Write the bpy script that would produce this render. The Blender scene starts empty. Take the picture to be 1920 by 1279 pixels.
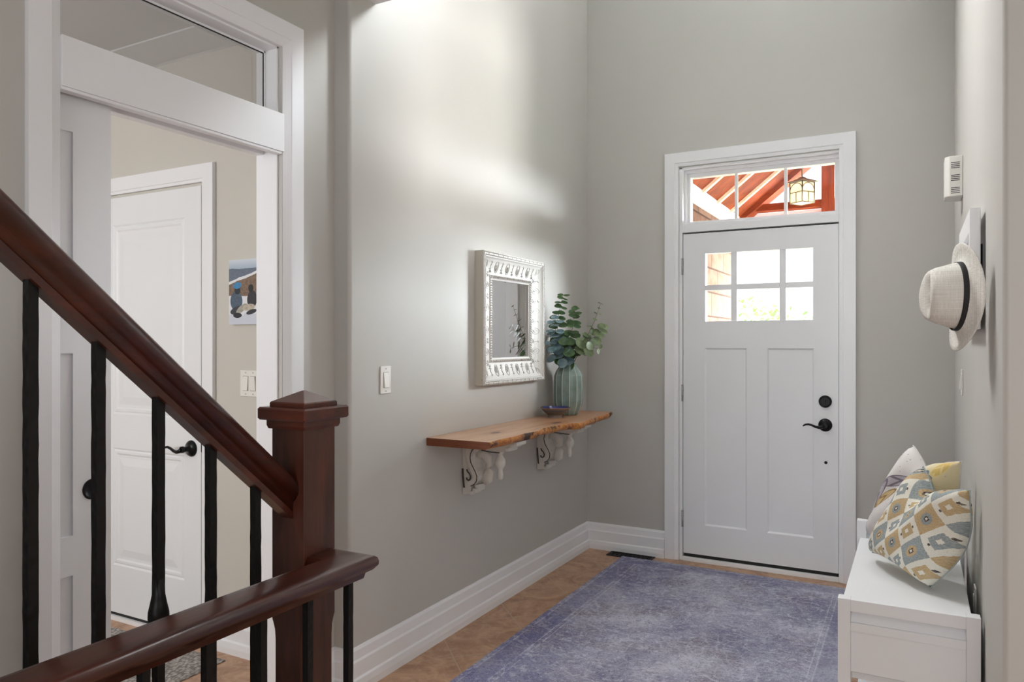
import bpy, bmesh, math, random
from mathutils import Vector, Matrix
random.seed(7)
PI = math.pi
sc = bpy.context.scene
col = sc.collection

# ------------------------------------------------------------------ camera
cam_d = bpy.data.cameras.new('camera')
cam = bpy.data.objects.new('camera', cam_d)
col.objects.link(cam)
cam_d.sensor_width = 36.0
cam_d.lens = 1395.0 / 1920 * 36.0
cam_d.shift_y = 2.5 / 1920
cam_d.clip_start = 0.02
cam_d.clip_end = 200
cam.location = (0, 0, 1.385)
YAW = math.atan(758.0 / 1395.0)
cam.rotation_euler = (PI / 2, 0, YAW)
sc.camera = cam

# ------------------------------------------------------------------ world, lights, exposure
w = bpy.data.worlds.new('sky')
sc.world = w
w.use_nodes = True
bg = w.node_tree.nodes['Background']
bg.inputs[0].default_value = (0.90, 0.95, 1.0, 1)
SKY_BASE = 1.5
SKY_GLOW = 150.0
# hazy sky; added glow lobe aimed through the door glass at the left wall
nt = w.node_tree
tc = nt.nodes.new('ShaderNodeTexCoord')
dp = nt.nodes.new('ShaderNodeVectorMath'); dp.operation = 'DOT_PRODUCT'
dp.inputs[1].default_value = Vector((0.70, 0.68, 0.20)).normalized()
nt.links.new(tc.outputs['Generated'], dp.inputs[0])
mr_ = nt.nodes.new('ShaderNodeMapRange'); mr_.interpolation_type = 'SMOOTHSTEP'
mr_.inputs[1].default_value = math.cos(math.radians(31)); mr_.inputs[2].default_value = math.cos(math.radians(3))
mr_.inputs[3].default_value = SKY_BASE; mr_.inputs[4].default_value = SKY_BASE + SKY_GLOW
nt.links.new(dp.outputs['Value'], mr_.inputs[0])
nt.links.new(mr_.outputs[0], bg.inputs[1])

def area(name, loc, target, sx, sy, power, color=(1, 1, 1), spread=180):
    d = bpy.data.lights.new(name, 'AREA')
    d.shape = 'RECTANGLE'
    d.size = sx
    d.size_y = sy
    d.energy = power
    d.color = color
    d.spread = math.radians(spread)
    o = bpy.data.objects.new(name, d)
    col.objects.link(o)
    o.location = loc
    v = Vector(target) - Vector(loc)
    o.rotation_euler = v.to_track_quat('-Z', 'Y').to_euler()
    return o

sun_d = bpy.data.lights.new('sun', 'SUN')
sun_d.energy = 2.9
sun_d.angle = math.radians(11)
sun_d.color = (1.0, 0.99, 0.97)
sun = bpy.data.objects.new('sun', sun_d)
col.objects.link(sun)
sun.rotation_euler = Vector((-1.0, -0.05, -0.76)).to_track_quat('-Z', 'Y').to_euler()

for nm, lc, tg, sx_, sy_ in (('portal_door', (-0.85, 4.86, 1.98), (-0.85, 3.0, 1.98), 0.96, 1.05), ('portal_high', (0.34, 3.24, 4.33), (-1.0, 3.24, 4.33), 1.3, 1.5)):
    po = area(nm, lc, tg, sx_, sy_, 1.0)
    po.data.cycles.is_portal = True
area('fill_front_high', (-0.9, 4.62, 4.4), (-0.9, 1.8, 1.6), 1.6, 1.3, 17, (1.0, 1.0, 1.0), 120)  # added lamp against the solid door wall; no window is built there
area('fill_upper_foyer', (-1.93, 3.4, 3.9), (0.18, 2.7, 1.7), 0.9, 0.9, 29, (1.0, 1.0, 1.0), 90)  # added fill that brightens the right wall, without a fixture
area('fill_back', (-0.1, -2.5, 1.6), (-0.4, 4.6, 1.3), 2.2, 1.9, 22, (0.98, 0.99, 1.0), 120)  # unseen fill behind the camera, added to lift the door wall
area('fill_far_right', (3.4, 0.2, 1.6), (-2, 1.6, 1.3), 2.0, 1.8, 28, (1.0, 1.0, 1.0))  # extra side fill, added in front of the solid far wall
area('fill_hall_overhead', (0.6, -0.2, 2.75), (0.6, -0.2, 0.0), 1.2, 1.2, 7, (1.0, 1.0, 1.0))  # added overhead fill for the near hall, no lamp body
area('fill_mudroom', (-3.5, -0.9, 1.7), (-3.0, 2.3, 1.6), 1.2, 1.2, 38, (0.98, 0.99, 1.0))  # fill added to brighten the mudroom wall; the room has no window built

sc.view_settings.view_transform = 'Standard'
sc.view_settings.look = 'None'
sc.view_settings.exposure = 0.3
sc.view_settings.gamma = 1.0
sc.view_settings.use_curve_mapping = False
sc.cycles.max_bounces = 8
sc.cycles.diffuse_bounces = 5
sc.cycles.transparent_max_bounces = 12
sc.cycles.caustics_reflective = False
sc.cycles.caustics_refractive = False

# ------------------------------------------------------------------ node helpers
class V:
    """A socket with arithmetic."""
    def __init__(s, nt, x): s.nt = nt; s.x = x
    def _m(s, op, *a):
        n = s.nt.nodes.new('ShaderNodeMath'); n.operation = op
        for i, q in enumerate((s,) + a):
            if isinstance(q, V): s.nt.links.new(q.x, n.inputs[i])
            else: n.inputs[i].default_value = q
        return V(s.nt, n.outputs[0])
    def __add__(s, o): return s._m('ADD', o)
    def __sub__(s, o): return s._m('SUBTRACT', o)
    def __mul__(s, o): return s._m('MULTIPLY', o)
    def __truediv__(s, o): return s._m('DIVIDE', o)
    def mx(s, o): return s._m('MAXIMUM', o)
    def mn(s, o): return s._m('MINIMUM', o)
    def abs(s): return s._m('ABSOLUTE')
    def fract(s): return s._m('FRACT')
    def floor(s): return s._m('FLOOR')
    def sin(s): return s._m('SINE')
    def sqrt(s): return s._m('SQRT')
    def pow(s, o): return s._m('POWER', o)
    def gt(s, o): return s._m('GREATER_THAN', o)
    def lt(s, o): return s._m('LESS_THAN', o)
    def mod2(s): return s._m('FLOORED_MODULO', 2.0)
    def inv(s): return (s * -1.0) + 1.0
    def ramp(s, lo, hi):
        n = s.nt.nodes.new('ShaderNodeMapRange'); n.clamp = True
        s.nt.links.new(s.x, n.inputs[0]); n.inputs[1].default_value = lo; n.inputs[2].default_value = hi
        return V(s.nt, n.outputs[0])

class Mat:
    def __init__(s, name, color=(0.8, 0.8, 0.8), rough=0.5, metal=0.0, spec=0.5, coat=0.0, emit=None, estr=0.0):
        s.m = bpy.data.materials.new(name); s.m.use_nodes = True
        s.nt = s.m.node_tree
        s.b = s.nt.nodes['Principled BSDF']
        s.b.inputs['Base Color'].default_value = (*color, 1)
        s.b.inputs['Roughness'].default_value = rough
        s.b.inputs['Metallic'].default_value = metal
        s.b.inputs['Specular IOR Level'].default_value = spec
        s.b.inputs['Coat Weight'].default_value = coat
        s.b.inputs['Coat Roughness'].default_value = 0.12
        if emit:
            s.b.inputs['Emission Color'].default_value = (*emit, 1)
            s.b.inputs['Emission Strength'].default_value = estr
    def node(s, t): return s.nt.nodes.new(t)
    def link(s, a, b): s.nt.links.new(a.x if isinstance(a, V) else a, b)
    def coord(s, kind='Object', scale=(1, 1, 1), rot=(0, 0, 0), loc=(0, 0, 0)):
        t = s.node('ShaderNodeTexCoord'); mp = s.node('ShaderNodeMapping')
        mp.inputs['Scale'].default_value = scale; mp.inputs['Rotation'].default_value = rot; mp.inputs['Location'].default_value = loc
        s.link(t.outputs[kind], mp.inputs[0]); return mp.outputs[0]
    def xyz(s, vec):
        n = s.node('ShaderNodeSeparateXYZ'); s.link(vec, n.inputs[0])
        return V(s.nt, n.outputs[0]), V(s.nt, n.outputs[1]), V(s.nt, n.outputs[2])
    def noise(s, vec, scale=5, detail=4, rough=0.55, dist=0.0):
        n = s.node('ShaderNodeTexNoise'); s.link(vec, n.inputs['Vector'])
        n.inputs['Scale'].default_value = scale; n.inputs['Detail'].default_value = detail
        n.inputs['Roughness'].default_value = rough; n.inputs['Distortion'].default_value = dist
        return V(s.nt, n.outputs[0])
    def vor(s, vec, scale=5, feature='F1', rnd=1.0):
        n = s.node('ShaderNodeTexVoronoi'); n.feature = feature; s.link(vec, n.inputs['Vector'])
        n.inputs['Scale'].default_value = scale; n.inputs['Randomness'].default_value = rnd
        return V(s.nt, n.outputs['Distance'])
    def mix(s, f, a, b):
        n = s.node('ShaderNodeMix'); n.data_type = 'RGBA'
        if isinstance(f, V): s.link(f, n.inputs[0])
        else: n.inputs[0].default_value = f
        for q, k in ((a, 6), (b, 7)):
            if isinstance(q, (tuple, list)): n.inputs[k].default_value = (*q, 1)
            else: s.link(q, n.inputs[k])
        return n.outputs[2]
    def base(s, c): s.link(c, s.b.inputs['Base Color']); return s
    def rough(s, r): s.link(r, s.b.inputs['Roughness']); return s
    def bump(s, h, strength=0.2, dist=0.01):
        n = s.node('ShaderNodeBump'); n.inputs['Strength'].default_value = strength; n.inputs['Distance'].default_value = dist
        s.link(h, n.inputs['Height']); s.link(n.outputs[0], s.b.inputs['Normal']); return s

def srgb(r, g, b):
    f = lambda c: (c / 255 / 12.92) if c / 255 <= 0.04045 else ((c / 255 + 0.055) / 1.055) ** 2.4
    return (f(r), f(g), f(b))

M = {}
def paint(name, c, rough, bs=0.03, sc_=180):
    m = Mat(name, c, rough)
    v = m.coord()
    m.bump(m.noise(v, sc_, 3), bs, 0.004)
    n = m.noise(v, 1.3, 3)
    m.base(m.mix(n.ramp(0.3, 0.7), tuple(q * 0.975 for q in c), tuple(min(1, q * 1.02) for q in c)))
    M[name] = m.m
paint('wall_paint', srgb(194, 192, 187), 0.62, 0.05)
paint('mudroom_paint', srgb(206, 202, 194), 0.62, 0.05)
paint('ceiling_paint', srgb(226, 226, 226), 0.7)
paint('trim_white', srgb(242, 243, 246), 0.32, 0.02, 60)
paint('door_white', srgb(238, 240, 243), 0.36, 0.03, 60)
paint('bench_white', srgb(236, 238, 241), 0.38, 0.03, 60)
paint('plastic_white', srgb(236, 234, 228), 0.3, 0.0)

def wood(name, c0, c1, c2, scale, rough, coat=0.0, axis='X', ring=9):
    m = Mat(name, c1, rough, coat=coat)
    s3 = {'X': (1, 7, 7), 'Y': (7, 1, 7), 'Z': (7, 7, 1)}[axis]
    v = m.coord('Object', tuple(q * scale for q in s3))
    n1 = m.noise(v, 1.2, 6, 0.6, 0.6)
    n2 = m.noise(v, ring, 4, 0.7, 0.3)
    c = m.mix(n1.ramp(0.3, 0.72), c0, c1)
    c = m.mix((n2.ramp(0.42, 0.7)) * 0.6, c, c2)
    m.base(c)
    m.bump(n2, 0.06, 0.003)
    M[name] = m.m
    return m
wood('dark_wood_z', srgb(40, 18, 12), srgb(92, 46, 28), srgb(58, 28, 19), 2.2, 0.4, 0.2, 'Z')
wood('dark_wood_y', srgb(42, 14, 8), srgb(88, 36, 17), srgb(56, 21, 12), 2.2, 0.32, 0.22, 'Y')
wood('dark_wood_x', srgb(50, 18, 10), srgb(100, 42, 20), srgb(66, 26, 14), 2.2, 0.32, 0.22, 'X')
wood('porch_wood', srgb(98, 32, 14), srgb(150, 66, 32), srgb(54, 24, 16), 1.2, 0.6, 0.0, 'X')
wood('porch_wood_y', srgb(110, 45, 25), srgb(176, 84, 50), srgb(80, 34, 24), 1.2, 0.6, 0.0, 'Y')
wood('porch_wood_z', srgb(116, 50, 30), srgb(160, 76, 46), srgb(80, 40, 30), 1.2, 0.6, 0.0, 'Z')
wood('pale_rafter', srgb(250, 222, 184), srgb(255, 236, 205), srgb(240, 204, 160), 1.2, 0.6, 0.0, 'X')
wood('stair_tread', srgb(48, 17, 11), srgb(98, 40, 21), srgb(62, 24, 15), 2.0, 0.3, 0.4, 'X')

for q_ in ('porch_wood', 'porch_wood_y', 'porch_wood_z', 'pale_rafter'):
    M[q_].node_tree.nodes['Principled BSDF'].inputs['Specular IOR Level'].default_value = 0.05
# iron
m = Mat('iron', (0.012, 0.011, 0.011), 0.45, 0.6)
v = m.coord(); m.bump(m.vor(v, 55, 'SMOOTH_F1'), 0.5, 0.004)
M['iron'] = m.m
M['black_metal'] = Mat('black_metal', (0.015, 0.015, 0.016), 0.28, 0.7).m
M['hinge_metal'] = Mat('hinge_metal', (0.42, 0.42, 0.42), 0.38, 0.9).m
M['rubber'] = Mat('rubber', (0.012, 0.012, 0.012), 0.7).m
M['hole_black'] = Mat('hole_black', (0.01, 0.01, 0.01), 0.9).m

# tiles
m = Mat('floor_tile', (0.3, 0.2, 0.12), 0.4)
v = m.coord('Object', (1, 1, 1), (0, 0, PI / 4))
br = m.node('ShaderNodeTexBrick'); m.link(v, br.inputs['Vector'])
br.offset = 0.0; br.squash = 1.0
br.inputs['Scale'].default_value = 1.0; br.inputs['Mortar Size'].default_value = 0.0028
br.inputs['Mortar Smooth'].default_value = 0.2
br.inputs['Brick Width'].default_value = 0.385; br.inputs['Row Height'].default_value = 0.385
br.inputs['Color1'].default_value = (0.0, 0, 0, 1); br.inputs['Color2'].default_value = (1, 1, 1, 1)
v2 = m.coord()
n1 = m.noise(v2, 5, 8, 0.68, 1.6); n2 = m.noise(v2, 26, 5, 0.7, 0.8)
c = m.mix(n1.ramp(0.32, 0.68), srgb(146, 106, 80), srgb(206, 166, 134))
c = m.mix(n2.ramp(0.48, 0.72) * 0.5, c, srgb(218, 190, 162))
c = m.mix(V(m.nt, br.outputs['Color']) * 0.15, c, srgb(176, 138, 110))
c = m.mix(V(m.nt, br.outputs['Fac']), c, srgb(186, 164, 142))
m.base(c)
m.bump(V(m.nt, br.outputs['Fac']).inv() + n2 * 0.12, 0.35, 0.003)
M['floor_tile'] = m.m

# vintage rug
m = Mat('vintage_rug', (0.3, 0.3, 0.45), 0.95, spec=0.1)
v = m.coord()
x, y, z = m.xyz(v)
big = m.noise(v, 2.2, 4, 0.6, 0.5)
big2 = m.noise(m.coord('Object', (1, 1, 1), (0, 0, 0), (3, 7, 0)), 3.0, 4, 0.6)
streak = m.noise(m.coord('Object', (9, 60, 1)), 1.6, 5, 0.75, 0.6)
fine = m.noise(v, 62, 4, 0.75, 1.5)
orn = m.vor(v, 17, 'DISTANCE_TO_EDGE', 0.75)
orn2 = (m.vor(v, 17, 'F1', 0.75) * 55.0).sin()
med = m.noise(v, 14, 5, 0.7, 2.0)
c = m.mix((big * 0.6 + med * 0.4).ramp(0.40, 0.60), srgb(132, 131, 156), srgb(202, 203, 216))
c = m.mix(big2.ramp(0.5, 0.68) * 0.6, c, srgb(128, 115, 120))
left = x.ramp(-0.25, -0.72)
c = m.mix(left * (big2.ramp(0.62, 0.38)) * 0.75, c, srgb(112, 116, 168))
c = m.mix((streak.ramp(0.5, 0.66)) * med.ramp(0.4, 0.6) * 0.75, c, srgb(84, 80, 106))
c = m.mix((fine.ramp(0.48, 0.62)) * 0.55, c, srgb(84, 80, 108))
fine2 = m.noise(m.coord('Object', (1, 1, 1), (0, 0, 0), (5, 5, 2)), 75, 3, 0.8, 1.0)
c = m.mix((fine2.ramp(0.54, 0.66)) * 0.6, c, srgb(214, 214, 224))
c = m.mix((med.ramp(0.56, 0.62)) * (med.ramp(0.72, 0.64)) * 0.5, c, srgb(212, 214, 226))
c = m.mix(orn2.gt(0.55) * med.ramp(0.42, 0.62) * 0.28, c, srgb(88, 80, 100))
c = m.mix(orn.lt(0.035) * big2.ramp(0.42, 0.6) * 0.3, c, srgb(206, 206, 222))
# worn border lines
bx = (x.abs() * -1.0) + 0.712
by = (y.abs() * -1.0) + 1.10
bd = bx.mn(by)
line = ((bd - 0.13).abs().lt(0.004)).mx((bd - 0.155).abs().lt(0.003)).mx((bd - 0.028).abs().lt(0.003))
c = m.mix(line * med.ramp(0.38, 0.55) * 0.7, c, srgb(200, 200, 216))
c = m.mix(bd.lt(0.13) * bd.gt(0.028) * 0.25, c, srgb(96, 96, 140))
m.base(c)
m.bump(m.noise(v, 320, 2) + fine * 0.5, 0.5, 0.003)
M['vintage_rug'] = m.m

def weave(name, c0, c1, sx, strength=0.6):
    m = Mat(name, c0, 0.9, spec=0.15)
    v = m.coord()
    vr = m.vor(m.coord('Object', (sx, sx * 0.55, sx)), 1.0)
    n = m.noise(v, 30, 4)
    c = m.mix(vr.ramp(0.15, 0.65), c0, c1)
    c = m.mix(n.ramp(0.4, 0.7) * 0.35, c, c1)
    m.base(c); m.bump(vr.inv(), strength, 0.004)
    M[name] = m.m
weave('braided_grey', srgb(206, 200, 194), srgb(128, 122, 118), 95)
weave('teal_mat', srgb(132, 150, 156), srgb(70, 88, 96), 120)

# straw
m = Mat('straw', srgb(218, 214, 206), 0.85, spec=0.2)
v = m.coord(); wv = m.node('ShaderNodeTexWave'); m.link(m.noise(v, 8, 2).x, wv.inputs[0]) if False else None
n = m.noise(m.coord('Object', (1, 60, 400)), 1.0, 3, 0.7); n2 = m.noise(m.coord('Object', (400, 60, 1)), 1.0, 3, 0.7)
m.base(m.mix((n * 0.5 + n2 * 0.5).ramp(0.35, 0.65), srgb(208, 204, 196), srgb(245, 243, 237)))
m.bump(n + n2, 0.5, 0.003)
M['straw'] = m.m
M['hat_band'] = Mat('hat_band', (0.012, 0.012, 0.013), 0.7).m

# shelf slab
m = Mat('slab_wood', srgb(200, 140, 92), 0.34, coat=0.45)
v = m.coord('Object', (5, 0.8, 5)); v0 = m.coord()
x, y, z = m.xyz(v0)
def knot(cx, cy, r):
    dx = (x - cx) / r; dy = (y - cy) / (r * 2.2)
    return (dx * dx + dy * dy).sqrt()
k = knot(0.02, -0.44, 0.02).mn(knot(0.09, 0.10, 0.024)).mn(knot(0.28, 0.30, 0.03))
n1 = m.noise(v, 1.6, 5, 0.6, 0.5); n2 = m.noise(v, 11, 4, 0.7, 0.4)
c = m.mix(n1.ramp(0.32, 0.68), srgb(200, 150, 112), srgb(226, 190, 156))
c = m.mix(n2.ramp(0.5, 0.72) * 0.4, c, srgb(178, 118, 76))
c = m.mix(y.ramp(-0.2, 0.75) * 0.65, c, srgb(196, 122, 66))  # near end stays paler: sheen off the wall put into the wood colour
c = m.mix(k.ramp(3.2, 0.8) * 0.4, c, srgb(150, 86, 48))
c = m.mix(k.ramp(1.1, 0.55), c, srgb(74, 34, 18))
m.base(c); m.bump(n2, 0.05, 0.003)
M['slab_wood'] = m.m
m = Mat('live_edge_wood', srgb(196, 124, 60), 0.5)
v0 = m.coord(); n1 = m.noise(v0, 16, 6, 0.7, 1.0); n2 = m.noise(v0, 7, 4, 0.6); n3 = m.noise(m.coord('Object', (1, 1, 1), (0, 0, 0), (4, 2, 1)), 60, 4, 0.7)
c = m.mix(n1.ramp(0.34, 0.64), srgb(150, 80, 34), srgb(222, 158, 84))
c = m.mix(n2.ramp(0.54, 0.62), c, srgb(66, 40, 34))
c = m.mix(n3.ramp(0.55, 0.75) * 0.4, c, srgb(110, 56, 26))
m.base(c); m.bump(n1 + n3, 0.6, 0.008)
M['live_edge_wood'] = m.m
M['cut_wood'] = Mat('cut_wood', srgb(132, 76, 42), 0.5).m
mm = bpy.data.materials['cut_wood']
wood('cut_wood', srgb(110, 58, 30), srgb(142, 80, 44), srgb(96, 50, 26), 1.2, 0.5, 0.0, 'X')

def distressed(name, c, chip, lo, hi, scale=38):
    m = Mat(name, c, 0.5)
    v = m.coord(); n = m.noise(v, scale, 6, 0.7); n2 = m.noise(v, 6, 3)
    k = (n * 0.8 + n2 * 0.2).ramp(lo, hi)
    m.base(m.mix(k, c, chip)); m.bump(n, 0.15, 0.003)
    M[name] = m.m
distressed('corbel_paint', srgb(214, 211, 204), srgb(60, 52, 46), 0.64, 0.68)
distressed('corbel_groove', srgb(70, 62, 56), srgb(40, 34, 30), 0.4, 0.6)
distressed('tin_white', srgb(214, 212, 206), srgb(150, 128, 104), 0.64, 0.70, 30)
distressed('tin_side', srgb(196, 190, 178), srgb(120, 100, 80), 0.62, 0.72, 20)
distressed('tin_relief', srgb(206, 204, 198), srgb(136, 128, 120), 0.50, 0.64, 90)
M['mirror_glass'] = Mat('mirror_glass', (0.82, 0.82, 0.82), 0.02, 1.0).m

def glass(name, tint=(1, 1, 1), refl=0.08, rough=0.0):
    m = bpy.data.materials.new(name); m.use_nodes = True; nt = m.node_tree
    nt.nodes.remove(nt.nodes['Principled BSDF'])
    out = nt.nodes['Material Output']
    t = nt.nodes.new('ShaderNodeBsdfTransparent'); t.inputs[0].default_value = (*tint, 1)
    g = nt.nodes.new('ShaderNodeBsdfGlossy'); g.inputs['Roughness'].default_value = rough
    mx = nt.nodes.new('ShaderNodeMixShader'); fr = nt.nodes.new('ShaderNodeFresnel'); fr.inputs[0].default_value = 1.45
    ml = nt.nodes.new('ShaderNodeMath'); ml.operation = 'MULTIPLY'; ml.inputs[1].default_value = refl / 0.04
    ml.use_clamp = True
    ge = nt.nodes.new('ShaderNodeNewGeometry'); ib = nt.nodes.new('ShaderNodeMath'); ib.operation = 'SUBTRACT'; ib.inputs[0].default_value = 1.0
    nt.links.new(ge.outputs['Backfacing'], ib.inputs[1])
    m2 = nt.nodes.new('ShaderNodeMath'); m2.operation = 'MULTIPLY'
    nt.links.new(fr.outputs[0], ml.inputs[0]); nt.links.new(ml.outputs[0], m2.inputs[0]); nt.links.new(ib.outputs[0], m2.inputs[1]); nt.links.new(m2.outputs[0], mx.inputs[0])
    nt.links.new(t.outputs[0], mx.inputs[1]); nt.links.new(g.outputs[0], mx.inputs[2]); nt.links.new(mx.outputs[0], out.inputs[0])
    M[name] = m
glass('window_glass', (0.98, 0.99, 0.99), 0.04)
glass('transom_glass', (0.80, 0.80, 0.80), 0.07)

# ceramics
m = Mat('celadon', srgb(112, 136, 128), 0.14, coat=0.5)
v = m.coord(); n = m.noise(v, 9, 3)
m.base(m.mix(n.ramp(0.3, 0.7), srgb(108, 128, 118), srgb(138, 158, 154)))
M['celadon'] = m.m
M['celadon_ridge'] = Mat('celadon_ridge', srgb(196, 206, 198), 0.16, coat=0.5).m
m = Mat('bowl_glaze', srgb(100, 92, 84), 0.25, coat=0.4)
x, y, z = m.xyz(m.coord())
c = m.mix(z.ramp(0.014, 0.012), srgb(104, 98, 92), srgb(196, 190, 180))
c = m.mix(((z * 190.0).sin()).ramp(0.2, 0.9) * 0.5, c, srgb(74, 82, 110))
c = m.mix(z.ramp(0.052, 0.055), c, srgb(120, 84, 66))
m.base(c); M['bowl_glaze'] = m.m
m = Mat('bowl_blue', srgb(62, 66, 132), 0.15, coat=0.5); M['bowl_blue'] = m.m

def leafm(name, a, b):
    m = Mat(name, a, 0.5, spec=0.3); n = m.noise(m.coord(), 22, 3)
    m.base(m.mix(n.ramp(0.35, 0.65), a, b)); M[name] = m.m
leafm('leaf_green', srgb(46, 74, 42), srgb(82, 110, 66))
leafm('leaf_blue', srgb(96, 124, 130), srgb(140, 164, 170))
leafm('leaf_olive', srgb(70, 84, 54), srgb(104, 116, 80))
leafm('stem_brown', srgb(92, 84, 60), srgb(70, 62, 48))
leafm('tree_leaves', srgb(150, 180, 110), srgb(190, 205, 150))
leafm('grass', srgb(150, 170, 110), srgb(180, 190, 140))

# brick
m = Mat('porch_brick', (0.6, 0.4, 0.3), 0.95, spec=0.0)
v = m.coord('Object', (1, 1, 1), (0, 0, 0))
x, y, z = m.xyz(v)
cb = m.node('ShaderNodeCombineXYZ'); m.link(y, cb.inputs[0]); m.link(z, cb.inputs[1])
br = m.node('ShaderNodeTexBrick'); m.link(cb.outputs[0], br.inputs['Vector'])
br.inputs['Scale'].default_value = 1.0; br.inputs['Mortar Size'].default_value = 0.008
br.inputs['Brick Width'].default_value = 0.42; br.inputs['Row Height'].default_value = 0.2
br.inputs['Color1'].default_value = (*srgb(124, 98, 84), 1); br.inputs['Color2'].default_value = (*srgb(108, 84, 72), 1)
br.inputs['Mortar'].default_value = (*srgb(72, 60, 54), 1)
n = m.noise(v, 11, 6, 0.7)
m.base(m.mix(n.ramp(0.45, 0.7) * 0.6, br.outputs['Color'], srgb(84, 56, 44)))
m.bump(V(m.nt, br.outputs['Fac']).inv() + n * 0.4, 0.5, 0.01)
M['porch_brick'] = m.m
M['painted_beam'] = Mat('painted_beam', srgb(226, 214, 216), 0.6).m
M['porch_concrete'] = Mat('porch_concrete', srgb(206, 203, 198), 0.8).m
M['amber_glass'] = Mat('amber_glass', srgb(250, 236, 205), 0.4, emit=srgb(255, 226, 165), estr=0.8).m
M['lantern_metal'] = Mat('lantern_metal', srgb(120, 104, 84), 0.45, 0.5).m

# cushions
def uvc(m):
    t = m.node('ShaderNodeTexCoord'); return t.outputs['UV']
m = Mat('ikat_fabric', (0.7, 0.65, 0.5), 0.9, spec=0.1)
uv = uvc(m)
mp = m.node('ShaderNodeMapping'); mp.inputs['Scale'].default_value = (1, 1, 1); m.link(uv, mp.inputs[0])
nf = m.noise(mp.outputs[0], 90, 2, 0.6); ng = m.noise(mp.outputs[0], 60, 3, 0.6)
x, y, z = m.xyz(mp.outputs[0])
y = y + (nf - 0.5) * 0.022
x = x + (ng - 0.5) * 0.012
NN = 3.4
a = x * NN * 1.18 + y * NN * 0.86 + 0.35
b = x * NN * 1.18 - y * NN * 0.86 + 0.1
fa = (a.fract() - 0.5).abs(); fb = (b.fract() - 0.5).abs()
d = fa.mx(fb)
ia = a.floor(); ib = b.floor()
par = (ia + ib).mod2()
alt = ia.mod2()
blue, tan, cream, brown, grey = srgb(146, 158, 162), srgb(196, 168, 122), srgb(238, 236, 224), srgb(66, 52, 46), srgb(150, 152, 140)
colA = m.mix(alt, blue, tan); colB = m.mix(alt, tan, blue)
dr = (fa * fa + fb * fb).sqrt()
full = m.mix(dr.lt(0.25), colA, colB)
full = m.mix(d.lt(0.105), full, brown)
full = m.mix(d.lt(0.05), full, cream)
small = m.mix(d.lt(0.27), cream, m.mix(ib.mod2(), blue, tan))
small = m.mix(d.lt(0.085), small, cream)
tick = (fa.gt(0.28) * fa.lt(0.36) * fb.lt(0.055)).mx(fb.gt(0.28) * fb.lt(0.36) * fa.lt(0.055) * 0.0)
small = m.mix(tick, small, brown)
c = m.mix(par, full, small)
c = m.mix((nf.ramp(0.4, 0.7)) * 0.35, c, cream)
c = m.mix((m.noise(mp.outputs[0], 240, 2).ramp(0.5, 0.7)) * 0.3, c, srgb(120, 112, 98))
m.base(c)
m.bump(m.noise(mp.outputs[0], 500, 2) + ng * 0.3, 0.35, 0.002)
M['ikat_fabric'] = m.m

m = Mat('floral_fabric', (0.8, 0.78, 0.72), 0.9, spec=0.1)
uv = uvc(m)
x0, y0, z0 = m.xyz(uv)
nz = m.noise(uv, 9, 3)
nzf = m.noise(uv, 55, 3, 0.7)
c = m.mix(x0.ramp(0.55, 0.8), srgb(226, 222, 220), srgb(228, 214, 176))
def ell(cx, cy, rx, ry, ang):
    ca, sa = math.cos(ang), math.sin(ang)
    dx = x0 - cx; dy = y0 - cy
    uu = (dx * ca + dy * sa) / rx; vv = (dy * ca - dx * sa) / ry
    return (uu * uu + vv * vv).sqrt(), uu, vv
purple, dusk, blu, yel = srgb(176, 170, 180), srgb(128, 120, 130), srgb(132, 150, 160), srgb(216, 186, 110)
for (cx, cy, rx, ry, an, cc, cd) in ((0.33, 0.72, 0.24, 0.065, 0.5, purple, dusk), (0.16, 0.47, 0.22, 0.075, 1.35, purple, dusk), (0.30, 0.50, 0.16, 0.05, 1.0, srgb(206, 178, 120), srgb(160, 130, 90)),
                                     (0.07, 0.16, 0.12, 0.06, 2.2, blu, srgb(90, 106, 116)), (0.5, 0.9, 0.10, 0.03, -0.4, yel, srgb(150, 140, 90)), (0.62, 0.86, 0.09, 0.03, 0.6, blu, dusk),
                                     (0.9, 0.92, 0.1, 0.06, 1.2, yel, srgb(230, 210, 150))):
    dd, uu, vv = ell(cx, cy, rx, ry, an)
    c = m.mix(dd.lt(1.0) * 0.85, c, cc)
    c = m.mix((dd - 0.93).abs().lt(0.08), c, cd)
    c = m.mix(dd.lt(0.85) * ((vv.abs() * 5.0 + uu * 7.0).sin()).gt(0.55), c, cd)
dd, uu, vv = ell(0.74, 0.77, 0.15, 0.12, 0.3)
at = m.nt.nodes.new('ShaderNodeMath'); at.operation = 'ARCTAN2'; m.link(uu, at.inputs[0]); m.link(vv, at.inputs[1])
pet = (V(m.nt, at.outputs[0]) * 7.0).sin()
c = m.mix((dd + pet * 0.08).lt(0.9), c, blu)
c = m.mix(dd.lt(0.85) * pet.gt(0.8), c, srgb(226, 224, 216))
c = m.mix(dd.lt(0.22), c, srgb(214, 196, 140))
dot = m.vor(uv, 26, 'F1', 0.4)
c = m.mix(dot.lt(0.16) * nz.gt(0.52), c, srgb(176, 176, 178))
m.base(c); m.bump(nzf, 0.3, 0.002)
M['floral_fabric'] = m.m

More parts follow.
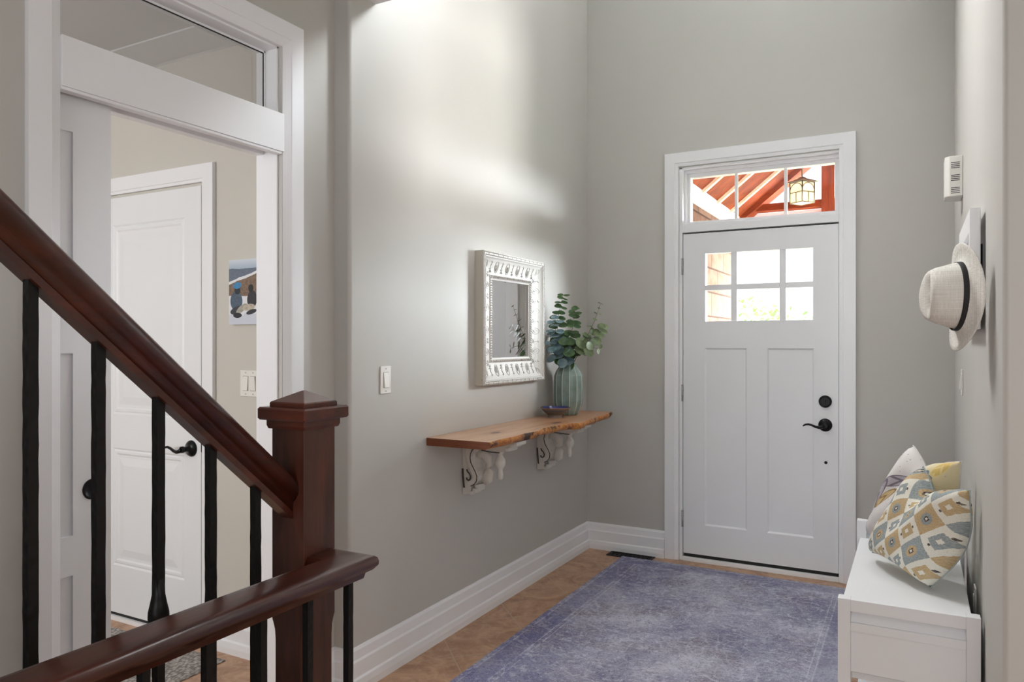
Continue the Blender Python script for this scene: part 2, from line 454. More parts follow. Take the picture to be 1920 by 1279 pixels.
# canvas photo: snowboarders kneeling on a snowy hill (generic picture)
m = Mat('canvas_print', (0.8, 0.8, 0.85), 0.6)
uv = uvc(m); x0, y0, z0 = m.xyz(uv); x0 = x0 * 2.15
n = m.noise(uv, 5, 4); nf = m.noise(uv, 26, 4, 0.7)
yy = y0 + (n - 0.5) * 0.07
c = m.mix(y0.ramp(0.86, 1.0), srgb(168, 184, 204), srgb(214, 222, 232))
c = m.mix(yy.lt(0.86) * 0.9, c, srgb(92, 104, 122))
c = m.mix(nf.ramp(0.5, 0.65) * yy.lt(0.84) * 0.4, c, srgb(130, 132, 140))
sl = yy - x0 * 0.16
c = m.mix(sl.lt(0.66), c, srgb(228, 230, 234))
c = m.mix(sl.lt(0.62), c, srgb(134, 110, 92))
c = m.mix(sl.lt(0.62) * nf.gt(0.52) * 0.6, c, srgb(92, 78, 70))
c = m.mix((y0 + (n - 0.5) * 0.1).lt(0.44), c, srgb(226, 228, 234))
c = m.mix((y0 + (n - 0.5) * 0.2).lt(0.16) * 0.4, c, srgb(170, 182, 206))
for (cx, cy, rx, ry, an, cc) in ((0.26, 0.36, 0.14, 0.15, 0.2, srgb(82, 100, 118)), (0.30, 0.22, 0.17, 0.06, 0.2, srgb(60, 62, 70)), (0.44, 0.24, 0.14, 0.05, 0.5, srgb(176, 172, 160)),
                                 (0.30, 0.52, 0.07, 0.055, 0, srgb(44, 50, 58)), (0.29, 0.60, 0.10, 0.05, 0.1, srgb(70, 140, 190)), (0.30, 0.14, 0.10, 0.04, 0, srgb(40, 40, 46)),
                                 (0.80, 0.38, 0.11, 0.14, -0.1, srgb(56, 52, 58)), (0.76, 0.55, 0.06, 0.06, 0, srgb(40, 38, 42)), (0.68, 0.26, 0.15, 0.05, 0.1, srgb(196, 186, 170)), (0.78, 0.19, 0.12, 0.035, 0.2, srgb(52, 50, 56))):
    ca, sa = math.cos(an), math.sin(an)
    dx = (x0 - cx) / 1.5; dy = y0 - cy
    uu = (dx * ca + dy * sa) / rx; vv = (dy * ca - dx * sa) / ry
    c = m.mix((uu * uu + vv * vv).sqrt().lt(1.0), c, m.mix(nf.ramp(0.45, 0.6) * 0.45, cc, tuple(q * 0.4 for q in cc)))
m.base(c); M['canvas_print'] = m.m

# ------------------------------------------------------------------ mesh helpers
class MB:
    def __init__(s): s.bm = bmesh.new(); s.mi = 0
    def _f(s, vs, smooth=False):
        try:
            f = s.bm.faces.new(vs); f.material_index = s.mi; f.smooth = smooth; return f
        except ValueError:
            return None
    def box(s, x0, x1, y0, y1, z0, z1):
        v = [s.bm.verts.new(p) for p in ((x0, y0, z0), (x1, y0, z0), (x1, y1, z0), (x0, y1, z0), (x0, y0, z1), (x1, y0, z1), (x1, y1, z1), (x0, y1, z1))]
        for q in ((0, 3, 2, 1), (4, 5, 6, 7), (0, 1, 5, 4), (1, 2, 6, 5), (2, 3, 7, 6), (3, 0, 4, 7)): s._f([v[i] for i in q])
        return s
    def prism(s, pts, axis, a0, a1, smooth=False):
        """pts: 2D polygon; axis X: (y,z), Y: (x,z), Z: (x,y)"""
        f = {'X': lambda p, a: (a, p[0], p[1]), 'Y': lambda p, a: (p[0], a, p[1]), 'Z': lambda p, a: (p[0], p[1], a)}[axis]
        A = [s.bm.verts.new(f(p, a0)) for p in pts]; B = [s.bm.verts.new(f(p, a1)) for p in pts]
        n = len(pts)
        s._f(A); s._f(B[::-1])
        for i in range(n): s._f([A[i], A[(i + 1) % n], B[(i + 1) % n], B[i]], smooth)
        return s
    def rings(s, rs, cap=True, smooth=True, closed=True):
        R = [[s.bm.verts.new(p) for p in r] for r in rs]
        n = len(R[0])
        for i in range(len(R) - 1):
            for j in range(n if closed else n - 1):
                s._f([R[i][j], R[i][(j + 1) % n], R[i + 1][(j + 1) % n], R[i + 1][j]], smooth)
        if cap:
            s._f(R[0][::-1]); s._f(R[-1])
        return s
    def lathe(s, prof, cx=0, cy=0, cz=0, n=32, axis='Z', cap=True):
        rs = []
        for (r, h) in prof:
            ring = []
            for j in range(n):
                t = 2 * PI * j / n
                c_, s_ = r * math.cos(t), r * math.sin(t)
                if axis == 'Z': ring.append((cx + c_, cy + s_, cz + h))
                elif axis == 'Y': ring.append((cx + c_, cy + h, cz + s_))
                else: ring.append((cx + h, cy + c_, cz + s_))
            rs.append(ring)
        return s.rings(rs, cap)
    def tube(s, pts, rad, n=10, cap=True, flat=1.0, smooth=True):
        pts = [Vector(p) for p in pts]
        if not isinstance(rad, (list, tuple)): rad = [rad] * len(pts)
        rs = []; up = None
        for i, p in enumerate(pts):
            t = (pts[min(i + 1, len(pts) - 1)] - pts[max(i - 1, 0)]).normalized()
            if up is None:
                up = Vector((0, 0, 1)) if abs(t.z) < 0.9 else Vector((0, 1, 0))
            a = t.cross(up).normalized(); b = a.cross(t).normalized(); up = b
            rs.append([p + a * (rad[i] * math.cos(2 * PI * j / n)) + b * (rad[i] * flat * math.sin(2 * PI * j / n)) for j in range(n)])
        return s.rings(rs, cap, smooth)
    def sweep(s, prof, path, up=(0, 0, 1), smooth=True):
        """prof (side, up) polygon swept with mitres along a path"""
        P = [Vector(p) for p in path]; up = Vector(up)
        rs = []
        for i, p in enumerate(P):
            d0 = (P[i] - P[i - 1]).normalized() if i > 0 else None
            d1 = (P[i + 1] - P[i]).normalized() if i < len(P) - 1 else None
            if d0 is None: d0 = d1
            if d1 is None: d1 = d0
            t = (d0 + d1).normalized()
            side0 = d0.cross(up).normalized()
            side = t.cross(up).normalized()
            k = 1.0 / max(0.2, side.dot(side0))
            u2 = side0.cross(d0).normalized() if abs(t.z) > 1e-6 else up
            rs.append([p + side * (a * k) + u2 * b for a, b in prof])
        return s.rings(rs, True, smooth)
    def grid(s, fn, nu, nv, uv=False, smooth=True, flip=False):
        G = [[s.bm.verts.new(fn(i / nu, j / nv)) for j in range(nv + 1)] for i in range(nu + 1)]
        lay = s.bm.loops.layers.uv.verify() if uv else None
        for i in range(nu):
            for j in range(nv):
                q = [(i, j), (i + 1, j), (i + 1, j + 1), (i, j + 1)]
                if flip: q = q[::-1]
                f = s._f([G[a][b] for a, b in q], smooth)
                if uv and f:
                    for l, (a, b) in zip(f.loops, q): l[lay].uv = (a / nu, b / nv)
        return s
    def build(s, name, mats, parent=None, bevel=0.0, seg=2, smooth_angle=None, weld=False, subsurf=0):
        if weld: bmesh.ops.remove_doubles(s.bm, verts=s.bm.verts, dist=1e-5)
        bmesh.ops.recalc_face_normals(s.bm, faces=s.bm.faces)
        if parent is not None:
            off = WORLD[parent.name]
            loc = off
        else:
            xs = [v.co.x for v in s.bm.verts]; ys = [v.co.y for v in s.bm.verts]; zs = [v.co.z for v in s.bm.verts]
            loc = Vector(((min(xs) + max(xs)) / 2, (min(ys) + max(ys)) / 2, min(zs)))
        for v in s.bm.verts: v.co -= loc
        me = bpy.data.meshes.new(name); s.bm.to_mesh(me); s.bm.free()
        o = bpy.data.objects.new(name, me); col.objects.link(o)
        if parent is not None: o.parent = parent
        else: o.location = loc
        WORLD[o.name] = loc
        for q in (mats if isinstance(mats, (list, tuple)) else [mats]): me.materials.append(M[q])
        if bevel:
            bv = o.modifiers.new('bevel', 'BEVEL'); bv.width = bevel; bv.segments = seg; bv.limit_method = 'ANGLE'; bv.angle_limit = math.radians(40)
            bv.harden_normals = False
        if subsurf:
            ss = o.modifiers.new('sub', 'SUBSURF'); ss.levels = subsurf; ss.render_levels = subsurf
        return o
WORLD = {}

def tag(o, label=None, cat=None, group=None, kind=None):
    if label: o['label'] = label
    if cat: o['category'] = cat
    if group: o['group'] = group
    if kind: o['kind'] = kind
    return o
def empty(name, loc, label=None, cat=None, group=None, kind=None):
    o = bpy.data.objects.new(name, None); col.objects.link(o); o.location = loc
    o.empty_display_size = 0.1
    WORLD[o.name] = Vector(loc)
    return tag(o, label, cat, group, kind)
def kids(o): return [c for c in bpy.data.objects if c.parent == o]
def copy_tree(o, parent=None, fix=None):
    c = o.copy(); col.objects.link(c)
    if parent is not None: c.parent = parent
    for ch in kids(o): copy_tree(ch, c)
    return c

# measured planes of the place (metres)
XL, YD, XW, XP = -1.962, 4.676, 0.182, -2.042
YC = 2.272      # left wall's near corner
YR = 2.133      # right wall's near corner
YM = 2.33       # far wall of the mudroom
HC = 5.4        # foyer ceiling height

# ------------------------------------------------------------------ structure
b = MB(); b.prism([(-5.0, -2.6), (3.6, -2.6), (3.6, 2.27), (0.32, 2.27), (0.32, YD + 0.16), (-5.0, YD + 0.16)], 'Z', -0.1, 0.0)
tag(b.build('floor', 'floor_tile'), kind='structure')
b = MB(); b.prism([(-2.19, -2.6), (3.6, -2.6), (3.6, 2.27), (0.32, 2.27), (0.32, YD + 0.16), (-2.19, YD + 0.16)], 'Z', HC, HC + 0.1)
tag(b.build('ceiling', 'ceiling_paint'), kind='structure')

b = MB(); b.box(XP, 3.6, -2.6, 2.133, 2.78, 2.98); b.box(XL, XW, 2.133, 2.43, 2.78, 2.98); b.box(XP, XL, 2.133, YC, 2.78, 2.98)
tag(b.build('ceiling_hall', 'ceiling_paint'), kind='structure')

# left wall with a rounded (bullnose) near corner
R_ = 0.015
arc = [(XL - R_ + R_ * math.cos(t), YC + R_ + R_ * math.sin(t)) for t in [(-PI / 2) * (1 - i / 12) for i in range(13)]]
pts = [(-2.165, YC)] + arc + [(XL, YD + 0.16), (-2.165, YD + 0.16)]
b = MB(); b.prism(pts, 'Z', 0, HC)
o = tag(b.build('wall_left', 'wall_paint'), kind='structure')

# wall with the sliding door (left, nearer)
b = MB()
y0, y1, zt = 1.187, 1.993, 2.471
b.box(-2.165, XP, y1, YC, 0, HC)
b.box(-2.165, XP, y0, y1, zt, HC)
b.box(-2.062, XP, -2.6, y0, 0, HC)
b.box(-2.165, -2.145, -2.6, y0, 0, HC)
tag(b.build('wall_left_near', 'wall_paint'), kind='structure')

# door wall
b = MB()
ox0, ox1, oz1 = -1.327, -0.385, 2.497
hx0, hx1 = -1.6, -0.5
b.box(-2.165, ox0, YD, YD + 0.16, 0, HC)
b.box(ox1, XW + 0.14, YD, YD + 0.16, 0, HC)
b.box(ox0, ox1, YD, YD + 0.16, oz1, HC)
tag(b.build('wall_back', 'wall_paint'), kind='structure')

# right wall with rounded near corner and an added high opening for the sun patch
def right_prof(yb0, yb1): return [(XW, yb0), (XW, yb1), (XW + 0.14, yb1), (XW + 0.14, yb0)]
arc = [(XW + R_ - R_ * math.cos(t), YR + R_ - R_ * math.sin(t)) for t in [(PI / 2) * (i / 12) for i in range(13)]]
near = arc + [(3.6, YR), (3.6, YR + 0.14), (XW + 0.14, YR + 0.14), (XW + 0.14, YD), (XW, YD)]
wy0, wy1, wz0, wz1 = 2.62, 3.86, 3.62, 5.05
b = MB()
b.prism(near, 'Z', 0, wz0)
b.prism(arc + [(3.6, YR), (3.6, YR + 0.14), (XW + 0.14, YR + 0.14), (XW + 0.14, wy0), (XW, wy0)], 'Z', wz0, wz1)
b.box(XW, XW + 0.14, wy1, YD, wz0, wz1)
b.prism(near, 'Z', wz1, HC)
tag(b.build('wall_right', 'wall_paint'), kind='structure')
# frame of the added, unseen window that shapes the sun patch
b = MB()
for (a0, a1, c0, c1) in ((wy0, wy0 + 0.05, wz0, wz1), (wy1 - 0.05, wy1, wz0, wz1), (wy0, wy1, wz0, wz0 + 0.05), (wy0, wy1, wz1 - 0.05, wz1), (wy0, wy1, 4.22, 4.30), ):
    b.box(XW + 0.05, XW + 0.09, a0, a1, c0, c1)
tag(b.build('added_window', 'trim_white'), kind='structure')

# walls behind the camera and far right
b = MB(); b.box(-2.19, 3.6, -2.7, -2.6, 0, HC); tag(b.build('wall_front', 'wall_paint'), kind='structure')
b = MB(); b.box(3.6, 3.7, -2.7, YR + 0.14, 0, HC); tag(b.build('wall_far_right', 'wall_paint'), kind='structure')

# mudroom shell
b = MB(); b.box(-5.0, -2.165, YM, YM + 0.1, 0, 2.8); tag(b.build('wall_mudroom', 'mudroom_paint'), kind='structure')
b = MB(); b.box(-5.1, -5.0, -1.1, YM + 0.1, 0, 2.8); tag(b.build('wall_mudroom_left', 'mudroom_paint'), kind='structure')
b = MB(); b.box(-5.0, -2.165, -1.1, -1.0, 0, 2.8); tag(b.build('wall_mudroom_front', 'mudroom_paint'), kind='structure')
b = MB(); b.box(-5.0, -2.165, -1.0, YM, 2.755, 2.8)
b.prism([(YM, 2.71), (YM, 2.755), (2.17, 2.755), (2.17, 2.748)], 'X', -5.0, -2.165)
tag(b.build('ceiling_mudroom', 'ceiling_paint'), kind='structure')

# baseboards: stepped profile
def base_prof(t=0.018, h=0.172):
    return [(0, 0), (t + 0.012, 0), (t + 0.012, 0.028), (t + 0.008, 0.052), (t, 0.058), (t, 0.118), (t - 0.006, 0.126), (t - 0.008, h - 0.012), (0.004, h), (0, h)]
def basebd(name, path, t=0.018, h=0.172, flip=False):
    b = MB(); b.sweep([(p[0] * (-1 if flip else 1), p[1]) for p in base_prof(t, h)], path, smooth=False)
    return tag(b.build(name, 'trim_white'), kind='structure')
basebd('baseboard_left', [(XP - 0.0, YC, 0), (XL, YC, 0), (XL, YD, 0), (-1.42, YD, 0)][0:1] + [(XL, YC, 0), (XL, YD, 0), (-1.42, YD, 0)])
basebd('baseboard_left_near', [(XP, 2.09, 0), (XP, YC, 0)])
basebd('baseboard_right', [(-0.30, YD, 0), (XW, YD, 0), (XW, YR, 0), (3.6, YR, 0)])
basebd('baseboard_mudroom', [(-2.798, YM, 0), (-2.165, YM, 0)], 0.018, 0.15)

# front door casing
b = MB()
cx0, cx1, cz1 = -1.418, -0.302, 2.590
cf = YD - 0.02
def casing(b, x0, x1, ztop, w_, yf, yw, inner=0.022):
    # mitred three-sided casing: flat board with a shallow inner bead
    d_ = yw - yf
    b.sweep([(0, 0), (0, d_), (w_, d_), (w_ + 0.001, d_ - 0.006), (w_ + inner, d_ - 0.008), (w_ + inner, 0)],
            [(x0, yw, 0), (x0, yw, ztop), (x1, yw, ztop), (x1, yw, 0)], (0, -1, 0), smooth=False)
casing(b, cx0, cx1, cz1, 0.066, cf, YD)
tag(b.build('trim_1', 'trim_white', bevel=0.002), kind='structure')
# jambs, soffit, mid rail
b = MB()
b.box(ox0, ox0 + 0.02, YD, YD + 0.16, 0, oz1)
b.box(ox1 - 0.008, ox1, YD, YD + 0.16, 0, oz1)
b.box(ox0, ox1, YD, YD + 0.16, oz1 - 0.012, oz1)
b.box(ox0 + 0.02, ox1 - 0.008, YD - 0.002, YD + 0.16, 2.082, 2.128)
b.box(ox0 + 0.02, ox1 - 0.008, YD + 0.004, YD + 0.16, 2.128, 2.140)
tag(b.build('trim_2', 'trim_white', bevel=0.002), kind='structure')
# weather stops behind the door
b = MB()
b.box(ox0 + 0.02, ox1 - 0.008, YD + 0.051, YD + 0.09, 2.05, 2.082)
b.box(ox0 + 0.02, ox0 + 0.045, YD + 0.051, YD + 0.09, 0.03, 2.05)
b.box(ox1 - 0.03, ox1 - 0.008, YD + 0.051, YD + 0.09, 0.03, 2.05)
tag(b.build('trim_11', 'rubber'), kind='structure')
# threshold
b = MB(); b.box(-1.305, -0.392, YD - 0.012, YD + 0.16, 0, 0.026)
tag(b.build('trim_3', 'trim_white', bevel=0.003), kind='structure')
b = MB(); b.box(-1.30, -0.395, YD + 0.012, YD + 0.05, 0.026, 0.046)
tag(b.build('trim_4', 'rubber'), kind='structure')

# transom over the front door
win = empty('window_1', (-0.85, YD + 0.09, 2.14), kind='structure')
b = MB()
gx0, gx1, gz0, gz1, gy = -1.273, -0.42, 2.158, 2.440, YD + 0.094
b.box(ox0 + 0.02, gx0, gy - 0.03, gy + 0.03, 2.14, 2.485)
b.box(gx1, ox1 - 0.008, gy - 0.03, gy + 0.03, 2.14, 2.485)
b.box(gx0, gx1, gy - 0.03, gy + 0.03, 2.14, gz0)
b.box(gx0, gx1, gy - 0.03, gy + 0.03, gz1, 2.485)
b.box(ox0 + 0.02, ox1 - 0.008, gy - 0.05, gy - 0.03, 2.463, 2.485)
b.box(ox0 + 0.02, ox0 + 0.036, gy - 0.05, gy - 0.03, 2.14, 2.463)
b.build('window_frame', 'trim_white', win, bevel=0.002)
for xc in (-0.99, -0.697):
    b = MB(); b.box(xc - 0.009, xc + 0.009, gy - 0.012, gy + 0.012, gz0, gz1)
    b.build('glazing_bar', 'trim_white', win, bevel=0.002)
b = MB(); b.box(gx0, gx1, gy - 0.002, gy + 0.002, gz0, gz1); b.build('window_pane', 'window_glass', win)

# front door
door = empty('door_1', (-0.85, YD + 0.02, 0.045), kind='structure')
dx0, dx1, dz0, dz1, dy0, dy1 = -1.303, -0.395, 0.047, 2.072, YD + 0.006, YD + 0.05
lx = [(-1.163, -1.006), (-0.970, -0.721), (-0.684, -0.533)]
lz = [(1.517, 1.711), (1.744, 1.942)]
px_ = [(-1.167, -0.910), (-0.791, -0.527)]
pz_ = (0.234, 1.350)
b = MB()
def cells(b, xs, zs, holes, ya, yb):
    for i in range(len(xs) - 1):
        for j in range(len(zs) - 1):
            if (i, j) in holes: continue
            b.box(xs[i], xs[i + 1], ya, yb, zs[j], zs[j + 1])
# upper part with lites
b.box(dx0, dx1, dy0, dy1, dz0, pz_[0]); b.box(dx0, dx1, dy0, dy1, pz_[1], lz[0][0]); b.box(dx0, dx1, dy0, dy1, lz[1][1], dz1)
b.box(dx0, lx[0][0], dy0, dy1, lz[0][0], lz[1][1]); b.box(lx[2][1], dx1, dy0, dy1, lz[0][0], lz[1][1])
b.box(dx0, px_[0][0], dy0, dy1, *pz_); b.box(px_[0][1], px_[1][0], dy0, dy1, *pz_); b.box(px_[1][1], dx1, dy0, dy1, *pz_)
# recessed flat panels with sloped sticking
for (a, c_) in px_:
    r = 0.010
    z0, z1 = pz_
    yb = dy0 + 0.009
    V_ = [(a, dy0, z0), (c_, dy0, z0), (c_, dy0, z1), (a, dy0, z1)]
    W_ = [(a + r, yb, z0 + r), (c_ - r, yb, z0 + r), (c_ - r, yb, z1 - r), (a + r, yb, z1 - r)]
    vv = [b.bm.verts.new(p) for p in V_]; ww = [b.bm.verts.new(p) for p in W_]
    for i in range(4): b._f([vv[i], vv[(i + 1) % 4], ww[(i + 1) % 4], ww[i]])
    b._f(ww)
b.build('door_slab', 'door_white', door)
b = MB()
fy = dy0 + 0.006
for i in (0, 1):
    b.box(lx[i][1], lx[i + 1][0], fy, dy1 - 0.006, lz[0][0], lz[1][1])
for i in range(3): b.box(lx[i][0], lx[i][1], fy, dy1 - 0.006, lz[0][1], lz[1][0])
b.build('glazing_bars', 'door_white', door, bevel=0.002)
for (a, c_) in lx:
    for (z0, z1) in lz:
        b = MB(); b.box(a, c_, dy0 + 0.018, dy0 + 0.022, z0, z1); b.build('door_pane', 'window_glass', door)
for hz in (1.867, 1.063, 0.265):
    b = MB(); b.lathe([(0.006, -0.05), (0.006, 0.05)], dx0 - 0.004, dy0 - 0.006, hz, 12)
    for q in (-0.05, -0.017, 0.017, 0.05): b.lathe([(0.0072, q - 0.002), (0.0072, q + 0.002)], dx0 - 0.004, dy0 - 0.006, hz, 12)
    b.box(dx0 - 0.014, dx0 + 0.001, dy0 - 0.003, dy0 + 0.0, hz - 0.05, hz + 0.05)
    b.build('hinge', 'hinge_metal', door)
# lever
def lever(door, x, y, z, s=1.0):
    b = MB()
    b.lathe([(0.0, 0.0), (0.038, 0.0), (0.038, -0.004), (0.034, -0.010), (0.022, -0.016), (0.014, -0.020), (0.012, -0.040), (0.015, -0.044), (0.015, -0.056), (0.0, -0.058)][1:-1], x, y, z, 28, 'Y')
    P = [(0, -0.050, 0), (-0.012, -0.052, -0.006), (-0.028, -0.053, -0.011), (-0.048, -0.052, -0.008), (-0.066, -0.051, 0.000), (-0.086, -0.050, 0.005), (-0.104, -0.050, 0.002), (-0.116, -0.050, -0.007)]
    b.tube([(x + p[0] * s, y + p[1], z + p[2] * s) for p in P], [0.011, 0.010, 0.009, 0.0075, 0.0065, 0.006, 0.0055, 0.004], 12)
    return b.build('door_handle', 'black_metal', door, weld=False)
lever(door, -0.466, dy0, 0.903)
b = MB(); b.lathe([(0.036, 0.0), (0.036, -0.006), (0.031, -0.014), (0.028, -0.015), (0.026, -0.012)], -0.466, dy0, 1.04, 28, 'Y')
b.box(-0.4695, -0.4625, dy0 - 0.032, dy0 - 0.012, 1.025, 1.052)
b.build('deadbolt', 'black_metal', door)
b = MB(); b.lathe([(0.009, 0.0), (0.009, -0.0015)], -0.463, dy0, 0.684, 18, 'Y'); b.build('lock_hole', 'hole_black', door)

# --- sliding pocket door opening: casing, header, transom
b = MB()
xf = XP + 0.018
Y0, Y1, ZT = 1.102, 2.088, 2.561
Y0, Y1, ZT = 1.098, 2.086, 2.561
b.sweep([(0, -0.02), (0, 0.018), (0.060, 0.018), (0.062, 0.015), (0.091, 0.001), (0.091, -0.02)],
        [(XP, Y0, 0), (XP, Y0, ZT), (XP, Y1, ZT), (XP, Y1, 0)], (1, 0, 0), smooth=False)
tag(b.build('trim_5', 'trim_white', bevel=0.0015), kind='structure')
b = MB()   # jamb linings
b.box(-2.165, XP - 0.018, 1.985, 1.9935, 0, 2.471)
b.box(-2.165, XP - 0.018, 1.187, 1.993, 2.463, 2.472)
b.box(-2.128, -2.118, 1.978, 1.985, 2.22, 2.463)
b.box(-2.128, -2.118, 1.187, 1.985, 2.455, 2.463)
b.box(-2.165, -2.147, 1.187, 1.20, 0, 2.471)
tag(b.build('trim_6', 'trim_white', bevel=0.001), kind='structure')
b = MB()   # header board
b.box(-2.062, -2.030, 1.187, 1.993, 2.081, 2.220)
b.box(-2.062, -2.034, 1.187, 1.985, 2.072, 2.081)
b.box(-2.165, -2.128, 1.187, 1.985, 2.081, 2.220)
b.box(-2.128, -2.062, 1.187, 1.985, 2.12, 2.220)
tag(b.build('trim_7', 'trim_white', bevel=0.0015), kind='structure')
win2 = empty('window_2', (-2.12, 1.59, 2.22), kind='structure')
b = MB(); b.box(-2.125, -2.121, 1.19, 1.978, 2.220, 2.455); b.build('window_pane', 'transom_glass', win2)
b = MB(); b.box(-2.1205, -2.1185, 1.19, 1.978, 2.451, 2.455); b.box(-2.1205, -2.1185, 1.974, 1.978, 2.22, 2.451); b.build('window_gasket', 'rubber', win2)

# sliding door
sd = empty('door_3', (-2.10, 1.1, 0.01), kind='structure')
b = MB()
sx0, sx1 = -2.120, -2.085
sy0, sy1 = 0.46, 1.362
b.box(sx0, sx1, 1.250, sy1, 0.012, 2.11)
b.box(sx0, sx1, sy0, 0.57, 0.012, 2.11)
zs = [0.012, 0.217, 0.729, 0.841, 1.354, 1.465, 1.977, 2.11]
for i in (0, 2, 4, 6): b.box(sx0, sx1, 0.57, 1.250, zs[i], zs[i + 1])
for i in (1, 3, 5): b.box(sx0 + 0.010, sx1 - 0.010, 0.57, 1.250, zs[i], zs[i + 1])
b.build('door_slab', 'door_white', sd)
b = MB()
b.lathe([(0.030, 0.0), (0.030, 0.003), (0.026, 0.004), (0.023, 0.001), (0.0001, 0.0008)], sx1, 1.306, 0.963, 30, 'X')
b.build('flush_pull', 'black_metal', sd)
b = MB(); b.box(-2.109, -2.096, 1.3615, 1.3635, 0.93, 0.99); b.build('edge_latch', 'black_metal', sd)

# mudroom door with casing
b = MB()
casing(b, -3.745, -2.798, 2.203, 0.066, YM - 0.02, YM, 0.015)
b.box(-3.664, -2.88, YM + 0.0, YM + 0.08, 2.1195, 2.13)
tag(b.build('trim_8', 'trim_white', bevel=0.002), kind='structure')
md = empty('door_2', (-3.27, YM, 0.03), kind='structure')
b = MB()
mx0, mx1, mz0, mz1 = -3.655, -2.889, 0.036, 2.106
my0, my1 = YM - 0.008, YM - 0.0005
ex0, ex1 = -3.54, -3.004
b.box(mx0, mx1, my0, my1, mz0, 0.272); b.box(mx0, mx1, my0, my1, 0.858, 1.028); b.box(mx0, mx1, my0, my1, 1.969, mz1)
for (z0, z1) in ((0.272, 0.858), (1.028, 1.969)):
    b.box(mx0, ex0, my0, my1, z0, z1); b.box(ex1, mx1, my0, my1, z0, z1)
    # moulded raised panel: rings of (inset, depth)
    steps = [(0, 0), (0.008, 0.006), (0.016, 0.002), (0.026, 0.002), (0.034, 0.0072), (0.048, 0.0072), (0.085, 0.001)]
    prev = None
    for (ins, dep) in steps:
        cur = [b.bm.verts.new(p) for p in ((ex0 + ins, my0 + dep, z0 + ins), (ex1 - ins, my0 + dep, z0 + ins), (ex1 - ins, my0 + dep, z1 - ins), (ex0 + ins, my0 + dep, z1 - ins))]
        if prev:
            for i in range(4): b._f([prev[i], prev[(i + 1) % 4], cur[(i + 1) % 4], cur[i]])
        prev = cur
    b._f(prev)
b.build('door_slab', 'door_white', md)
lever(md, -2.953, my0, 0.893, 1.18)
b = MB(); b.box(mx0, mx1, YM - 0.02, YM - 0.002, 0.0, 0.022); tag(b.build('trim_9', 'trim_white'), kind='structure')
b = MB(); b.box(mx0, mx1, YM - 0.006, YM - 0.0005, 0.022, 0.036); tag(b.build('trim_10', 'rubber'), kind='structure')
b = MB(); b.box(mx1 + 0.001, mx1 + 0.006, YM - 0.009, YM - 0.001, 0.88, 0.945); b.build('strike_edge', 'black_metal', md)

# ------------------------------------------------------------------ outside: porch
def struct(b, name, mat, **k): return tag(b.build(name, mat, **k), kind='structure')
b = MB(); b.box(-3.0, 2.5, YD + 0.16, 7.7, -0.12, 0.0); struct(b, 'porch_floor', 'porch_concrete')
b = MB(); b.box(-30, 30, 7.7, 60, -0.5, -0.3); struct(b, 'ground', 'grass')
b = MB(); b.box(-1.85, -1.50, YD + 0.16, 7.25, 0.0, 2.45); struct(b, 'brick_side_wall', 'porch_brick')
b = MB(); b.box(-1.66, -1.468, YD + 0.161, 7.42, 2.45, 2.66); struct(b, 'eave_beam', 'painted_beam')
SL = 0.80
XR, ZE = -0.70, 2.545
ZR = ZE + SL * (XR + 1.467)
# roof deck, both slopes
pt = empty('porch_roof', (XR, 6.1, ZE), 'red-brown timber gable porch roof seen through the window over the front door', 'roof')
for s in (1, -1):
    b = MB()
    X = lambda d: XR - s * d
    D = XR + 1.9
    L_ = [(X(0), ZR + 0.03), (X(D), ZR + 0.03 - SL * D), (X(D), ZR + 0.07 - SL * D), (X(0), ZR + 0.07)]
    b.prism(L_, 'Y', YD + 0.17, 7.42)
    b.build('roof_boards', 'porch_wood', pt)
    yy = 5.33
    while yy < 7.0:
        b = MB()
        D2 = XR + 1.467
        b.prism([(X(0), ZR - 0.0), (X(D2), ZR - SL * D2), (X(D2), ZR + 0.03 - SL * D2), (X(0), ZR + 0.03)], 'Y', yy - 0.022, yy + 0.022)
        b.build('rafter', 'pale_rafter', pt)
        yy += 0.5
    b = MB()
    b.prism([(X(0), ZR - 0.025), (X(D2), ZR - 0.025 - SL * D2), (X(D2), ZR + 0.03 - SL * D2), (X(0), ZR + 0.03)], 'Y', 7.22, 7.41)
    b.build('end_rafter', 'porch_wood', pt)
b = MB(); b.box(-1.467, 0.08, 7.275, 7.40, 2.622, 2.685); b.build('tie_beam', 'porch_wood', pt)
b = MB(); b.box(XR - 0.055, XR + 0.055, 7.26, 7.415, 2.50, ZR + 0.02); b.build('king_post', 'porch_wood_z', pt)
b = MB(); b.box(-1.467, 0.08, 7.42, 7.50, 2.49, 2.622); b.build('fascia', 'painted_beam', pt)
b = MB(); b.box(0.08, 0.27, YD + 0.161, 7.42, 2.45, 2.66); b.build('far_eave_beam', 'painted_beam', pt)
b = MB(); b.box(0.08, 0.27, 7.2, 7.4, 0, 2.45); b.build('porch_post', 'porch_wood_z', pt)
b = MB(); b.box(XR - 0.02, XR + 0.02, YD + 0.17, 7.27, ZR - 0.08, ZR + 0.03); b.build('ridge_board', 'porch_wood_y', pt)

